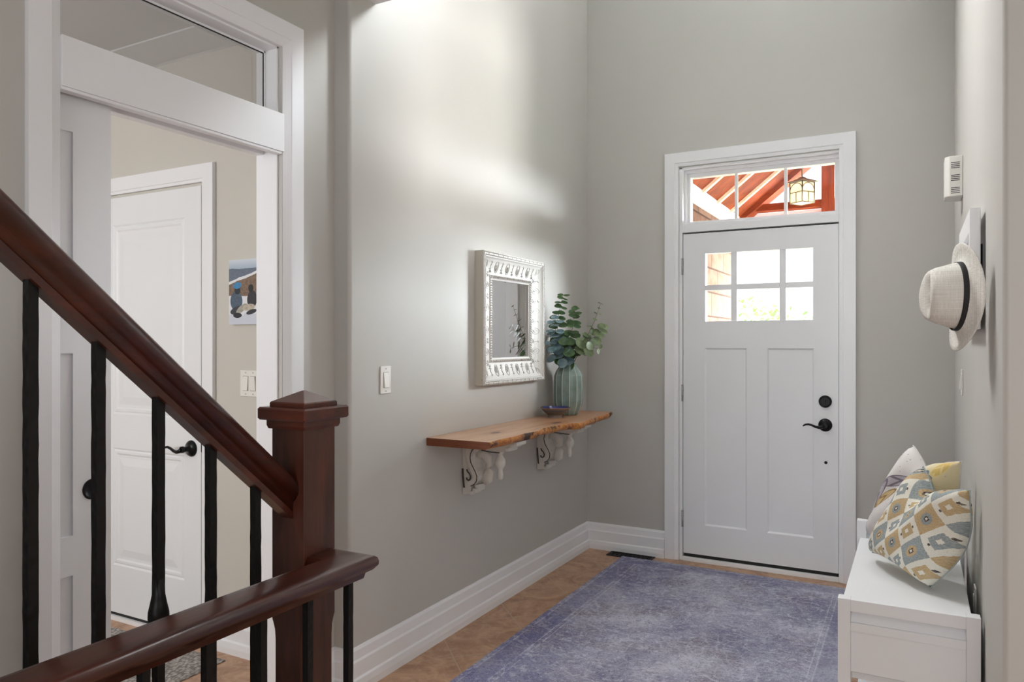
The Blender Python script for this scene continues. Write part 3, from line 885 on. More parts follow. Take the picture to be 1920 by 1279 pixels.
# lantern
LX, LY, LZ0, LZ1 = -0.722, 5.7, 2.375, 2.555
lan = empty('porch_lantern', (LX, LY, LZ0), 'square hanging porch lantern with arched bronze frame and glowing amber panes', 'lantern')
def rot45(p):
    c_ = math.cos(PI / 4 + 0.35 - 0.2); s_ = math.sin(PI / 4 + 0.35 - 0.2)
    return (LX + p[0] * c_ - p[1] * s_, LY + p[0] * s_ + p[1] * c_, p[2])
h = 0.058
zb, zm, zt2 = LZ0 + 0.012, LZ0 + 0.085, LZ0 + 0.150
b = MB()
cor = [(-h, -h), (h, -h), (h, h), (-h, h)]
def bar(b, p, q, r=0.0035): b.tube([rot45(p), rot45(q)], r, 6)
for i in range(4):
    p, q = cor[i], cor[(i + 1) % 4]
    bar(b, (*p, zb), (*p, zt2 + 0.01), 0.0045)
    for zz in (zb, zm, zt2 + 0.008): bar(b, (*p, zz), (*q, zz))
    mpt = ((p[0] + q[0]) / 2, (p[1] + q[1]) / 2)
    bar(b, (*mpt, zb), (*mpt, zm), 0.003)
    arcp = []
    for k in range(13):
        t = PI * k / 12
        f = 0.5 - 0.5 * math.cos(t)
        arcp.append(rot45((p[0] + (q[0] - p[0]) * f, p[1] + (q[1] - p[1]) * f, zm + (zt2 - zm) * math.sin(t) ** 0.8)))
    b.tube(arcp, 0.0032, 6)
b.build('lantern_frame', 'lantern_metal', lan)
b = MB()
hg = h - 0.003
pr = [rot45(p)[:2] for p in ((-hg, -hg, 0), (hg, -hg, 0), (hg, hg, 0), (-hg, hg, 0))]
b.prism(pr, 'Z', zb, zt2 + 0.004); b.build('lantern_glass', 'amber_glass', lan)
b = MB()
hh = h + 0.018
rs = [[rot45((sx * k, sy * k, zz)) for sx, sy in ((-1, -1), (1, -1), (1, 1), (-1, 1))] for k, zz in ((hh, zt2 + 0.010), (hh, zt2 + 0.014), (0.02, zt2 + 0.04), (0.012, zt2 + 0.05))]
b.rings(rs, True, False); b.build('lantern_roof', 'lantern_metal', lan)
b = MB(); b.tube([(LX, LY, zt2 + 0.045), (LX, LY, ZR + 0.0)], 0.004, 8); b.build('hanging_rod', 'lantern_metal', lan)

# trees in the daylight
for (tx, ty, tr, th, lab) in ((-1.2, 24, 2.4, 1.7, 'pale green sunlit bush seen through the middle lower door pane'), (4.2, 30, 3.2, 2.2, 'blue-green sunlit tree seen through the right lower door pane'),
                              (-5.5, 27, 2.8, 1.7, 'pale sunlit shrub farther left behind the porch brick wall')):
    t = empty('garden_tree', (tx, ty, -0.4), lab, 'tree')
    b = MB(); b.tube([(tx, ty, -0.4), (tx + 0.1, ty, th)], [0.14, 0.09], 8); b.build('trunk', 'stem_brown', t)
    b = MB()
    for k in range(1100):
        a_ = random.uniform(0, 2 * PI); ph = math.acos(random.uniform(-1, 1)); rr = tr * random.uniform(0.3, 1) ** 0.5
        c_ = Vector((tx + rr * math.sin(ph) * math.cos(a_), ty + rr * math.sin(ph) * math.sin(a_), th * 0.75 + 0.6 * rr * math.cos(ph)))
        e1 = Vector((random.uniform(-1, 1), random.uniform(-1, 1), random.uniform(-1, 1))).normalized(); e2 = e1.orthogonal().normalized()
        r_ = random.uniform(0.06, 0.13)
        b._f([b.bm.verts.new(c_ + e1 * (r_ * p_) + e2 * (r_ * q_)) for p_, q_ in ((-1, 0), (-0.4, 0.5), (0.5, 0.45), (1, 0), (0.5, -0.45), (-0.4, -0.5))])
    b.build('crown', 'tree_leaves', t)

# ------------------------------------------------------------------ stairs (left of the sloped rail, out of frame below)
SLP = 0.885
st = MB()
rise, run = 0.204, 0.2305
for i in range(8):
    yn = 1.285 - run * i
    st.box(-2.035, -1.225, yn - run - 0.02, yn, rise * i, rise * (i + 1) - 0.03)
struct(st, 'stair_risers', 'trim_white')
st = MB()
for i in range(8):
    yn = 1.285 - run * i
    st.box(-2.035, -1.2, yn - run - 0.001, yn + 0.022, rise * (i + 1) - 0.03, rise * (i + 1))
struct(st, 'stair_treads', 'stair_tread')

# newel post
nx0, nx1, ny0, ny1 = -1.313, -1.213, 1.25, 1.352
# keep clear of the first tread
nw = empty('newel_post', ((nx0 + nx1) / 2, (ny0 + ny1) / 2, 0), 'square dark cherry wood newel post with flat pyramid cap', 'newel post')
def sq(e, z, ch=0.0):
    x0, x1, y0, y1 = nx0 - e, nx1 + e, ny0 - e, ny1 + e
    if ch <= 0: ch = 0.0015
    return [(x0 + ch, y0, z), (x1 - ch, y0, z), (x1, y0 + ch, z), (x1, y1 - ch, z), (x1 - ch, y1, z), (x0 + ch, y1, z), (x0, y1 - ch, z), (x0, y0 + ch, z)]
b = MB()
b.rings([sq(0, 0.0), sq(0, 0.16), sq(0, 0.17), sq(0, 0.20, 0.012), sq(0, 0.70, 0.012), sq(0, 0.722, 0.010), sq(0, 0.738, 0.0045), sq(0, 0.745), sq(0, 1.20)], True, False)
b.build('post_shaft', 'dark_wood_z', nw)
b = MB()
b.rings([sq(0.0, 1.186), sq(0.006, 1.186), sq(0.009, 1.194), sq(0.009, 1.207)], True, False)
b.rings([sq(0.020, 1.207, 0.002), sq(0.023, 1.211, 0.002), sq(0.023, 1.232, 0.002), sq(0.020, 1.236, 0.002)], True, False)
b.rings([sq(0.004, 1.236), sq(0.004, 1.245), sq(0.002, 1.248), sq(-0.047, 1.272)], True, False)
b.build('post_cap', 'dark_wood_x', nw)

# rail profiles (side, up)
def rail_prof(w_, t_):
    hw = w_ / 2
    return [(-hw * 0.45, -t_), (-hw * 0.52, -t_ * 0.72), (-hw * 0.74, -t_ * 0.62), (-hw * 0.97, -t_ * 0.45), (-hw, -t_ * 0.30), (-hw * 0.93, -t_ * 0.13), (-hw * 0.74, -t_ * 0.04), (-hw * 0.35, 0.0),
            (hw * 0.35, 0.0), (hw * 0.74, -t_ * 0.04), (hw * 0.93, -t_ * 0.13), (hw, -t_ * 0.30), (hw * 0.97, -t_ * 0.45), (hw * 0.74, -t_ * 0.62), (hw * 0.52, -t_ * 0.72), (hw * 0.45, -t_)]

def iron_bar(b, x, y, z0, z1, knuckles=(), s=0.0082):
    n = max(6, int((z1 - z0) / 0.022))
    rs = []
    zs = [z0 + (z1 - z0) * i / n for i in range(n + 1)]
    for z in zs:
        k = s * (1 + random.uniform(-0.035, 0.035))
        dx, dy = random.uniform(-.0002, .0002), random.uniform(-.0002, .0002)
        rs.append([(x + dx - k, y + dy - k, z), (x + dx + k, y + dy - k, z), (x + dx + k, y + dy + k, z), (x + dx - k, y + dy + k, z)])
    b.rings(rs, True, False)
    for zc in knuckles:
        b.lathe([(s * 1.2, -0.085), (s * 1.35, -0.06), (s * 2.1, -0.038), (s * 2.35, -0.026), (s * 2.0, -0.014), (s * 2.35, 0.0), (s * 2.3, 0.012), (s * 1.9, 0.026), (s * 1.45, 0.045), (s * 1.2, 0.075)], x, y, zc, 16)

XS = -1.263
SR = empty('stair_railing', (XS, 0.8, 0.0), 'dark wood handrail sloping up to the left over black hammered iron balusters', 'railing')
ztop = lambda y: 1.046 + (1.284 - y) * SLP
b = MB()
cosr = 1 / math.sqrt(1 + SLP * SLP)
pr = rail_prof(0.068, 0.058)
path = [(XS, 1.2495, ztop(1.2495)), (XS, -0.25, ztop(-0.25))]
rs = []
for p in path:   # plumb cut ends
    rs.append([(p[0] + a, p[1], p[2] + c_ / cosr) for a, c_ in pr])
b.rings(rs, True, True)
hr = b.build('handrail', 'dark_wood_y', SR)
b = MB()
rs = []
for p in path: rs.append([(p[0] + a, p[1], p[2] + c_ / cosr) for a, c_ in ((-0.017, -0.070), (0.017, -0.070), (0.017, -0.0575), (-0.017, -0.0575))])
b.rings(rs, True, False); b.build('fillet_strip', 'dark_wood_y', hr)
for i, y in enumerate((1.156, 1.039, 0.920, 0.802, 0.688, 0.572, 0.456, 0.34, 0.224)):
    zt_ = ztop(y) - 0.068 / cosr
    zb_ = rise * (int((1.285 - y) / run) + 1)
    b = MB(); iron_bar(b, XS, y, zb_, zt_ + 0.004, (0.862,) if i == 2 else ())
    b.build('baluster', 'iron', SR)

LR = empty('landing_railing', (-1.13, 0.8, 0.0), 'level cherry wood rail crossing in front of the newel post, on black iron balusters', 'railing')
b = MB()
hp = 0.049
pr = [(-hp * 0.50, -0.052), (-hp * 0.56, -0.040), (-hp * 0.80, -0.034), (-hp * 0.98, -0.024), (-hp, -0.016), (-hp * 0.95, -0.007), (-hp * 0.84, -0.0025), (-hp * 0.55, 0.0),
      (hp * 0.55, 0.0), (hp * 0.84, -0.0025), (hp * 0.95, -0.007), (hp, -0.016), (hp * 0.98, -0.024), (hp * 0.80, -0.034), (hp * 0.56, -0.040), (hp * 0.50, -0.052)]
b.sweep(pr, [(-1.13, -0.3, 0.9), (-1.13, 1.303, 0.9), (nx1 + 0.0003, 1.303, 0.9)])
b.build('handrail', 'dark_wood_y', LR)
for y in (1.303, 1.176, 1.049, 0.922, 0.795, 0.668, 0.541, 0.414, 0.287):
    b = MB(); iron_bar(b, -1.13, y, 0.0, 0.850, (), 0.0078)
    b.build('baluster', 'iron', LR)

# ------------------------------------------------------------------ floor things
b = MB(); b.box(-1.666, -0.242, 2.357, 4.557, 0.0, 0.007)
tag(b.build('area_rug', 'vintage_rug', bevel=0.002), 'large faded blue-violet vintage patterned rug on the tiled foyer floor', 'rug')
b = MB(); b.box(-3.7, -2.635, 1.2, 2.245, 0.0, 0.006)
b2 = b.build('entry_mat', 'braided_grey', bevel=0.003)
tag(b2, 'light grey braided rug in front of the white inner door', 'rug')
b = MB(); b.box(-3.62, -2.93, 1.35, 2.045, 0.0062, 0.016)
tag(b.build('door_mat', 'teal_mat', bevel=0.003), 'grey-teal mat lying on the light grey braided rug', 'mat')
fv = empty('floor_vent', (-1.62, 4.60, 0), 'dark brown metal floor register in the corner, partly under the rug', 'vent')
vx0, vx1, vy0, vy1 = -1.772, -1.475, 4.545, 4.645
b = MB()
b.box(vx0, vx1, vy0, vy0 + 0.012, 0, 0.005); b.box(vx0, vx1, vy1 - 0.012, vy1, 0, 0.005); b.box(vx0, vx0 + 0.014, vy0, vy1, 0, 0.005); b.box(vx1 - 0.014, vx1, vy0, vy1, 0, 0.005)
b.build('vent_frame', 'dark_brown' if 'dark_brown' in M else 'iron', fv)
b = MB(); b.box(vx0 + 0.014, vx1 - 0.014, vy0 + 0.012, vy1 - 0.012, 0.0002, 0.0012); b.build('vent_duct', 'hole_black', fv)
b = MB()
for i in range(9):
    xa = vx0 + 0.03 + i * 0.029
    b.tube([(xa + 0.010 * math.cos(t), vy0 + 0.05 + 0.03 * math.sin(t), 0.0035) for t in [2 * PI * k / 12 for k in range(13)]], 0.0016, 5)
b.box(vx0, vx1, vy0 + 0.048, vy0 + 0.052, 0.0012, 0.004)
b.build('vent_grille', 'iron', fv)

# ------------------------------------------------------------------ shelf
ZS = 0.95
sh = empty('live_edge_shelf', (-1.80, 3.55, ZS - 0.034), 'live-edge wooden wall shelf with a rough bark-edged front', 'shelf')
edge = [(-1.631, 2.793), (-1.640, 2.90), (-1.634, 3.02), (-1.642, 3.14), (-1.634, 3.286), (-1.657, 3.38), (-1.660, 3.442), (-1.651, 3.52), (-1.649, 3.60), (-1.632, 3.67), (-1.592, 3.715), (-1.600, 3.77), (-1.612, 3.85), (-1.620, 3.962), (-1.642, 4.06), (-1.640, 4.15), (-1.655, 4.25), (-1.668, 4.34), (-1.680, 4.398)]
# resample and roughen
fine_e = []
for (a, c_) in zip(edge[:-1], edge[1:]):
    for k in range(5):
        f = k / 5; fine_e.append((a[0] + (c_[0] - a[0]) * f + random.uniform(-.0018, .0018), a[1] + (c_[1] - a[1]) * f))
fine_e.append(edge[-1])
fine_e[0] = edge[0]
b = MB()
TH = 0.035
lay = [(0.0, 0.0), (0.004, -0.005), (0.006, -0.014), (0.002, -0.023), (-0.006, -0.030), (-0.014, -TH)]
n = len(fine_e)
rows = []
for (dx, dz) in lay:
    rows.append([b.bm.verts.new((p[0] + dx * (1 + 0.5 * math.sin(p[1] * 23)) + (random.uniform(-.002, .002) if 0 < dz * -1 < TH else 0), p[1], ZS + dz)) for p in fine_e])
b.mi = 1
for r in range(len(rows) - 1):
    for i in range(n - 1): b._f([rows[r][i], rows[r][i + 1], rows[r + 1][i + 1], rows[r + 1][i]], True)
b.mi = 0
bt = [b.bm.verts.new((XL + 0.001, p[1], ZS)) for p in fine_e]; bb_ = [b.bm.verts.new((XL + 0.001, p[1], ZS - TH)) for p in fine_e]
for i in range(n - 1):
    b._f([bt[i], bt[i + 1], rows[0][i + 1], rows[0][i]]); b._f([bb_[i], bb_[i + 1], rows[-1][i + 1], rows[-1][i]]); b._f([bt[i], bt[i + 1], bb_[i + 1], bb_[i]])
b.mi = 2
b._f([bt[0]] + [r[0] for r in rows] + [bb_[0]])
b._f([bt[-1]] + [r[-1] for r in rows] + [bb_[-1]])
b.build('shelf_slab', ['slab_wood', 'live_edge_wood', 'cut_wood'], sh)

# corbel brackets
def corbel(yf, label):
    """yf: near face y. thickness goes to +Y."""
    T = 0.085
    cb_ = empty('corbel_bracket', (XL + 0.02, yf + T / 2, 0.637), label, 'bracket', 'distressed corbels under the live-edge shelf')
    X0 = XL + 0.0005
    zt_ = ZS - TH
    # side outline (x offset from wall, z)
    body = [(0.0, 0.637), (0.030, 0.640), (0.048, 0.652), (0.050, 0.680), (0.078, 0.694), (0.092, 0.712), (0.095, 0.735), (0.086, 0.756), (0.072, 0.775), (0.060, 0.797), (0.057, 0.820), (0.066, 0.842), (0.085, 0.858), (0.110, 0.864), (0.150, 0.860), (0.200, 0.858), (0.232, 0.862), (0.244, 0.876), (0.262, 0.880), (0.268, 0.893), (0.292, 0.898), (0.300, zt_), (0.0, zt_)]
    b = MB(); b.prism([(X0 + p[0], p[1]) for p in body], 'Y', yf + 0.004, yf + T - 0.004)
    body_ = b.build('bracket_body', 'corbel_paint', cb_, bevel=0.002)
    # raised S scroll wrapping the front
    S = [(0.034, 0.905), (0.036, 0.880), (0.036, 0.850), (0.040, 0.818), (0.050, 0.788), (0.064, 0.762), (0.074, 0.738), (0.072, 0.715), (0.056, 0.698), (0.038, 0.692)]
    b = MB()
    rs = []
    for i, p in enumerate(S):
        q0 = S[max(0, i - 1)]; q1 = S[min(len(S) - 1, i + 1)]
        tx, tz = q1[0] - q0[0], q1[1] - q0[1]; L = math.hypot(tx, tz); nx, nz = -tz / L, tx / L
        ww = 0.014
        a = (X0 + p[0] + nx * ww, p[1] + nz * ww); c_ = (X0 + p[0] - nx * ww, p[1] - nz * ww)
        rs.append([(a[0], yf - 0.004, a[1]), (c_[0], yf - 0.004, c_[1]), (c_[0], yf + T + 0.004, c_[1]), (a[0], yf + T + 0.004, a[1])])
    b.rings(rs, True, False); b.build('scroll', 'corbel_paint', cb_, bevel=0.002)
    # dark carved grooves
    b = MB()
    def groove(P, r=0.0022, y=yf - 0.0045): b.tube([(X0 + p[0], y, p[1]) for p in P], r, 6)
    groove([(0.075, 0.872), (0.062, 0.860), (0.052, 0.842), (0.050, 0.820), (0.053, 0.800), (0.064, 0.780), (0.078, 0.758), (0.088, 0.735), (0.086, 0.712), (0.072, 0.694), (0.052, 0.684)])
    hk = [(0.030, 0.764), (0.036, 0.752), (0.046, 0.744), (0.052, 0.730), (0.049, 0.717), (0.040, 0.711), (0.031, 0.715), (0.029, 0.724)]
    groove(hk, 0.0034)
    groove([(0.004, 0.765), (0.005, 0.745), (0.007, 0.720), (0.010, 0.690), (0.012, 0.672)], 0.0045, yf + 0.001)
    groove([(0.11, 0.862), (0.16, 0.857), (0.21, 0.856)], 0.0025, yf + 0.002)
    b.build('carved_groove', 'corbel_groove', body_)
    # leaf boss in front of the scroll
    b = MB()
    b.tube([(X0 + p[0], yf + T / 2, p[1]) for p in ((0.064, 0.835), (0.100, 0.842), (0.128, 0.820), (0.132, 0.790), (0.112, 0.772))], [0.015, 0.021, 0.020, 0.014, 0.007], 12, flat=1.3)
    b.tube([(X0 + p[0], yf + T / 2, p[1]) for p in ((0.098, 0.700), (0.122, 0.722), (0.126, 0.750), (0.112, 0.768))], [0.009, 0.012, 0.011, 0.006], 12, flat=2.6)
    b.build('leaf_boss', 'corbel_paint', cb_)
    # stepped dentils
    for (dx, dz) in ((0.040, 0.642), (0.062, 0.656), (0.078, 0.676), (0.245, 0.866), (0.268, 0.884), (0.292, 0.896)):
        b = MB(); b.box(X0 + dx, X0 + dx + 0.018, yf - 0.003, yf + T + 0.003, dz, dz + 0.017); b.build('dentil', 'corbel_paint', body_, bevel=0.002)
    # turned drop finial
    b = MB()
    b.lathe([(0.018, 0.865), (0.020, 0.852), (0.013, 0.842), (0.015, 0.832), (0.025, 0.818), (0.028, 0.803), (0.024, 0.786), (0.014, 0.775), (0.012, 0.768), (0.015, 0.745), (0.014, 0.728), (0.008, 0.719)], X0 + 0.192, yf + T / 2, 0, 20)
    b.build('drop_finial', 'corbel_paint', cb_)
corbel(3.095, 'grey distressed scroll corbel nearer the light switch, with a turned drop')
corbel(3.913, 'grey distressed scroll corbel nearer the room corner, below the vase')

# bowl
bx, by = -1.842, 3.915
b = MB()
b.lathe([(0.040, 0.0), (0.043, 0.0), (0.042, 0.012), (0.052, 0.020), (0.072, 0.038), (0.085, 0.054), (0.086, 0.058), (0.083, 0.0588)], bx, by, ZS, 40, cap=False)
bo = empty('ceramic_bowl', (bx, by, ZS), 'small flared pottery bowl with a blue inside on the wooden shelf', 'bowl')
b.bm.faces.ensure_lookup_table()
b.build('bowl_body', 'bowl_glaze', bo)
b = MB(); b.lathe([(0.083, 0.0585), (0.070, 0.043), (0.050, 0.026), (0.030, 0.018), (0.0005, 0.0165)], bx, by, ZS, 40, cap=False); b.build('bowl_inside', 'bowl_blue', bo)

# vase: ribbed, faceted
vx, vy = -1.842, 4.10
vs = empty('ribbed_vase', (vx, vy, ZS), 'tall pale green ribbed ceramic vase holding eucalyptus on the shelf', 'vase')
b = MB()
prof = [(0.052, 0.0), (0.060, 0.006), (0.072, 0.030), (0.083, 0.058), (0.088, 0.085), (0.088, 0.15), (0.087, 0.205), (0.084, 0.235), (0.074, 0.262), (0.062, 0.280), (0.052, 0.292), (0.046, 0.303), (0.045, 0.308)]
NR = 12
rings_ = []
for (r, hgt) in prof:
    ring = []
    for k in range(NR):
        tw = 0.25 * math.sin(hgt * 9 + k)
        t = 2 * PI * (k + 0.5 * 0 + 0.10 * tw) / NR
        d_ = 0.024
        for dt, rr in ((-d_, 1.0), (0.0, 1.018), (d_, 1.0), (0.5 * 2 * PI / NR, 0.925)):
            ring.append((vx + r * rr * math.cos(t + dt), vy + r * rr * math.sin(t + dt), ZS + hgt))
    rings_.append(ring)
Rv = [[b.bm.verts.new(p) for p in r] for r in rings_]
nn = len(Rv[0])
for i in range(len(Rv) - 1):
    for j in range(nn):
        b.mi = 1 if j % 4 in (0, 1) else 0
        b._f([Rv[i][j], Rv[i][(j + 1) % nn], Rv[i + 1][(j + 1) % nn], Rv[i + 1][j]], False)
b.mi = 0; b._f(Rv[0])
b.build('vase_body', ['celadon', 'celadon_ridge'], vs)
b = MB(); b.lathe([(0.0445, 0.307), (0.040, 0.300), (0.040, 0.26), (0.06, 0.20), (0.0005, 0.19)], vx, vy, ZS, 24, cap=False); b.build('vase_inside', 'hole_black', vs)

# eucalyptus
def leaf(b, c_, nrm, r, roll=0.0, oval=0.92):
    nrm = Vector(nrm).normalized(); a = nrm.orthogonal().normalized(); a.rotate(Matrix.Rotation(roll, 3, nrm)); t = nrm.cross(a)
    c_ = Vector(c_)
    vc = b.bm.verts.new(c_ - nrm * r * 0.12)
    ring = []
    n = 12
    for k in range(n):
        q = 2 * PI * k / n
        ring.append(b.bm.verts.new(c_ + a * (r * math.cos(q)) + t * (r * oval * math.sin(q)) + nrm * (0.06 * r * math.cos(2 * q))))
    for k in range(n): b._f([vc, ring[k], ring[(k + 1) % n]], True)
def stem(pts, leaves, mat, label, r0=0.0022, twist=0.0, face=0.5):
    """pts: 3D polyline; leaves: list of (fraction, radius)"""
    P = [Vector(p) for p in pts]
    # smooth by Catmull-Rom
    Q = []
    for i in range(len(P) - 1):
        p0 = P[max(0, i - 1)]; p1 = P[i]; p2 = P[i + 1]; p3 = P[min(len(P) - 1, i + 2)]
        for k in range(6):
            t = k / 6
            Q.append(0.5 * ((2 * p1) + (-p0 + p2) * t + (2 * p0 - 5 * p1 + 4 * p2 - p3) * t * t + (-p0 + 3 * p1 - 3 * p2 + p3) * t ** 3))
    Q.append(P[-1])
    root = empty('eucalyptus_stem', P[0], label, 'plant', 'eucalyptus stems in the ribbed vase')
    b = MB(); b.tube(Q, [r0 * (1 - 0.6 * i / len(Q)) for i in range(len(Q))], 7); b.build('stem', 'stem_brown', root)
    b = MB()
    cum = [0]
    for i in range(1, len(Q)): cum.append(cum[-1] + (Q[i] - Q[i - 1]).length)
    for j, (f, r) in enumerate(leaves):
        d_ = f * cum[-1]; i = max(1, next((k for k, c_ in enumerate(cum) if c_ >= d_), len(cum) - 1))
        pos = Q[i]; t = (Q[i] - Q[i - 1]).normalized()
        side = t.cross(Vector((math.cos(j * 1.7 + twist), math.sin(j * 1.7 + twist), 0.3))).normalized()
        for s in (1, -1):
            dirn = (side * s + t * 0.25).normalized()
            # leaf blades turn to the light, tilted against the stem
            nrm = (t * 0.8 + Vector((0.35, -0.75, 0.15)) * face + side * s * random.uniform(-.3, .3)).normalized()
            ctr = pos + dirn * (r * 0.95) + Vector((random.uniform(-.003, .003),) * 3)
            ctr.x = max(ctr.x, XL + 0.02); ctr.y = min(ctr.y, YD - 0.02)
            leaf(b, ctr, nrm, r, random.uniform(0, 6))
    b.build('leaves', mat, root)
    return root
mz = ZS + 0.27
B0 = (vx, vy)
def L(n, a, c_, f0=0.3, f1=1.0): return [(f0 + (f1 - f0) * i / (n - 1), a + (c_ - a) * i / (n - 1)) for i in range(n)]
EUC_STEMS = True
stem([(vx - 0.01, vy, mz), (-1.88, 4.09, 1.36), (-1.90, 4.07, 1.50), (-1.872, 4.09, 1.665)], L(13, 0.040, 0.020, 0.2), 'leaf_green', 'tallest dark green eucalyptus stem, rising left of centre with its round leaves', face=0.7)
stem([(vx, vy - 0.01, mz), (-1.86, 4.05, 1.33), (-1.885, 4.02, 1.42), (-1.89, 4.01, 1.53)], L(10, 0.040, 0.024, 0.15), 'leaf_blue', 'blue-grey eucalyptus stem on the mirror side of the vase', face=0.45, twist=1.0)
stem([(vx + 0.01, vy, mz), (-1.845, 4.12, 1.36), (-1.83, 4.14, 1.48), (-1.815, 4.14, 1.585)], L(11, 0.040, 0.022, 0.2), 'leaf_green', 'dark green eucalyptus stem at the middle of the bunch', face=0.7, twist=2.0)
stem([(vx + 0.01, vy, mz), (-1.80, 4.12, 1.33), (-1.74, 4.14, 1.42), (-1.69, 4.15, 1.52), (-1.655, 4.15, 1.615)], [(0.5, 0.022), (0.62, 0.018), (0.74, 0.014), (0.82, 0.012), (0.91, 0.010), (1.0, 0.010)], 'leaf_olive', 'thin sparse eucalyptus sprig reaching up to the right', face=0.3)
stem([(vx + 0.015, vy, mz), (-1.79, 4.14, 1.32), (-1.73, 4.17, 1.40), (-1.675, 4.17, 1.435), (-1.64, 4.17, 1.48)], L(8, 0.038, 0.022, 0.36), 'leaf_olive', 'olive green eucalyptus stem leaning right with a cluster of leaves', face=0.8, twist=0.6)
stem([(vx + 0.015, vy - 0.01, mz), (-1.78, 4.09, 1.30), (-1.72, 4.10, 1.36), (-1.655, 4.12, 1.345)], [(0.45, 0.034), (0.6, 0.036), (0.76, 0.028), (1.0, 0.016)], 'leaf_olive', 'low eucalyptus stem drooping right of the vase', face=0.8)
stem([(vx, vy - 0.015, mz), (-1.86, 4.03, 1.28), (-1.90, 3.995, 1.34), (-1.91, 3.985, 1.45)], [(0.25, 0.034), (0.4, 0.034), (0.55, 0.030), (0.72, 0.024), (1.0, 0.016)], 'leaf_blue', 'short eucalyptus stem bending low toward the mirror', face=0.6, twist=0.4)
stem([(vx, vy, mz), (-1.845, 4.06, 1.28), (-1.835, 4.04, 1.33), (-1.82, 4.03, 1.40)], [(0.12, 0.034), (0.35, 0.038), (0.6, 0.038), (0.9, 0.034)], 'leaf_green', 'short stem with broad leaves just over the vase mouth', face=0.8, twist=0.9)

# ------------------------------------------------------------------ mirror
MX = XL + 0.0008
my0_, my1_, mz0_, mz1_ = 3.216, 3.912, 1.166, 1.850
MT = 0.053
mr = empty('framed_mirror', (MX, (my0_ + my1_) / 2, mz0_), 'square mirror in a deep embossed white tin frame over the shelf', 'mirror')
b = MB()
def rect_ring(ins, dep):
    y0, y1, z0, z1 = my0_ + ins, my1_ - ins, mz0_ + ins, mz1_ - ins
    return [(MX + dep, y0, z0), (MX + dep, y1, z0), (MX + dep, y1, z1), (MX + dep, y0, z1)]
steps = [(0.0, 0.0), (0.0, MT - 0.004), (0.004, MT), (0.020, MT), (0.023, MT - 0.004), (0.027, MT - 0.004), (0.034, MT - 0.010), (0.052, MT - 0.020), (0.080, MT - 0.029), (0.112, MT - 0.034), (0.116, MT - 0.028), (0.128, MT - 0.028), (0.132, MT - 0.034), (0.138, MT - 0.036), (0.138, 0.004)]
rr_ = [rect_ring(i, d_) for i, d_ in steps]
R4 = [[b.bm.verts.new(p) for p in r] for r in rr_]
for i in range(len(R4) - 1):
    b.mi = 1 if i == 0 else 0
    for j in range(4): b._f([R4[i][j], R4[i][(j + 1) % 4], R4[i + 1][(j + 1) % 4], R4[i + 1][j]])
b.mi = 1; b._f(R4[0])
mframe = b.build('mirror_frame', ['tin_white', 'tin_side'], mr)
b = MB(); b.box(MX + 0.004, MX + 0.010, my0_ + 0.137, my1_ - 0.137, mz0_ + 0.137, mz1_ - 0.137); b.build('mirror_pane', 'mirror_glass', mr)
# embossing
def side_pt(side, s, ins, dep):
    """s: distance along side (m) from its start; ins: inset from the outer edge"""
    if side == 0: return Vector((MX + dep, my0_ + s, mz1_ - ins))
    if side == 1: return Vector((MX + dep, my0_ + s, mz0_ + ins))
    if side == 2: return Vector((MX + dep, my0_ + ins, mz0_ + s))
    return Vector((MX + dep, my1_ - ins, mz0_ + s))
def depth_at(ins):
    for (a, da), (c_, dc) in zip(steps[2:-1], steps[3:]):
        if a <= ins <= c_: return da + (dc - da) * ((ins - a) / max(1e-6, c_ - a))
    return MT
b = MB()   # edge beading: rope ticks + rim
for side in range(4):
    Ls = (my1_ - my0_) if side < 2 else (mz1_ - mz0_)
    n = 14
    for k in range(n + 1):
        s = Ls * k / n
        s = min(max(s, 0.004), Ls - 0.004)
        b.tube([side_pt(side, s, 0.001, MT - 0.001), side_pt(side, s, 0.010, MT + 0.0025), side_pt(side, s, 0.021, MT - 0.001)], 0.0016, 5)
    b.tube([side_pt(side, 0.006, 0.006, MT + 0.0), side_pt(side, Ls - 0.006, 0.006, MT + 0.0)], 0.0028, 6)
    b.tube([side_pt(side, 0.018, 0.018, MT + 0.0), side_pt(side, Ls - 0.018, 0.018, MT + 0.0)], 0.0024, 6)
b.build('edge_beading', 'tin_relief', mframe)
b = MB()   # inner rope
for side in range(4):
    Ls = (my1_ - my0_) if side < 2 else (mz1_ - mz0_)
    n = 34
    for k in range(n):
        s = 0.120 + (Ls - 0.240) * (k + 0.5) / n
        b.tube([side_pt(side, s - 0.005, 0.117, MT - 0.026), side_pt(side, s + 0.003, 0.127, MT - 0.026)], 0.0028, 5)
b.build('inner_rope', 'tin_relief', mframe)
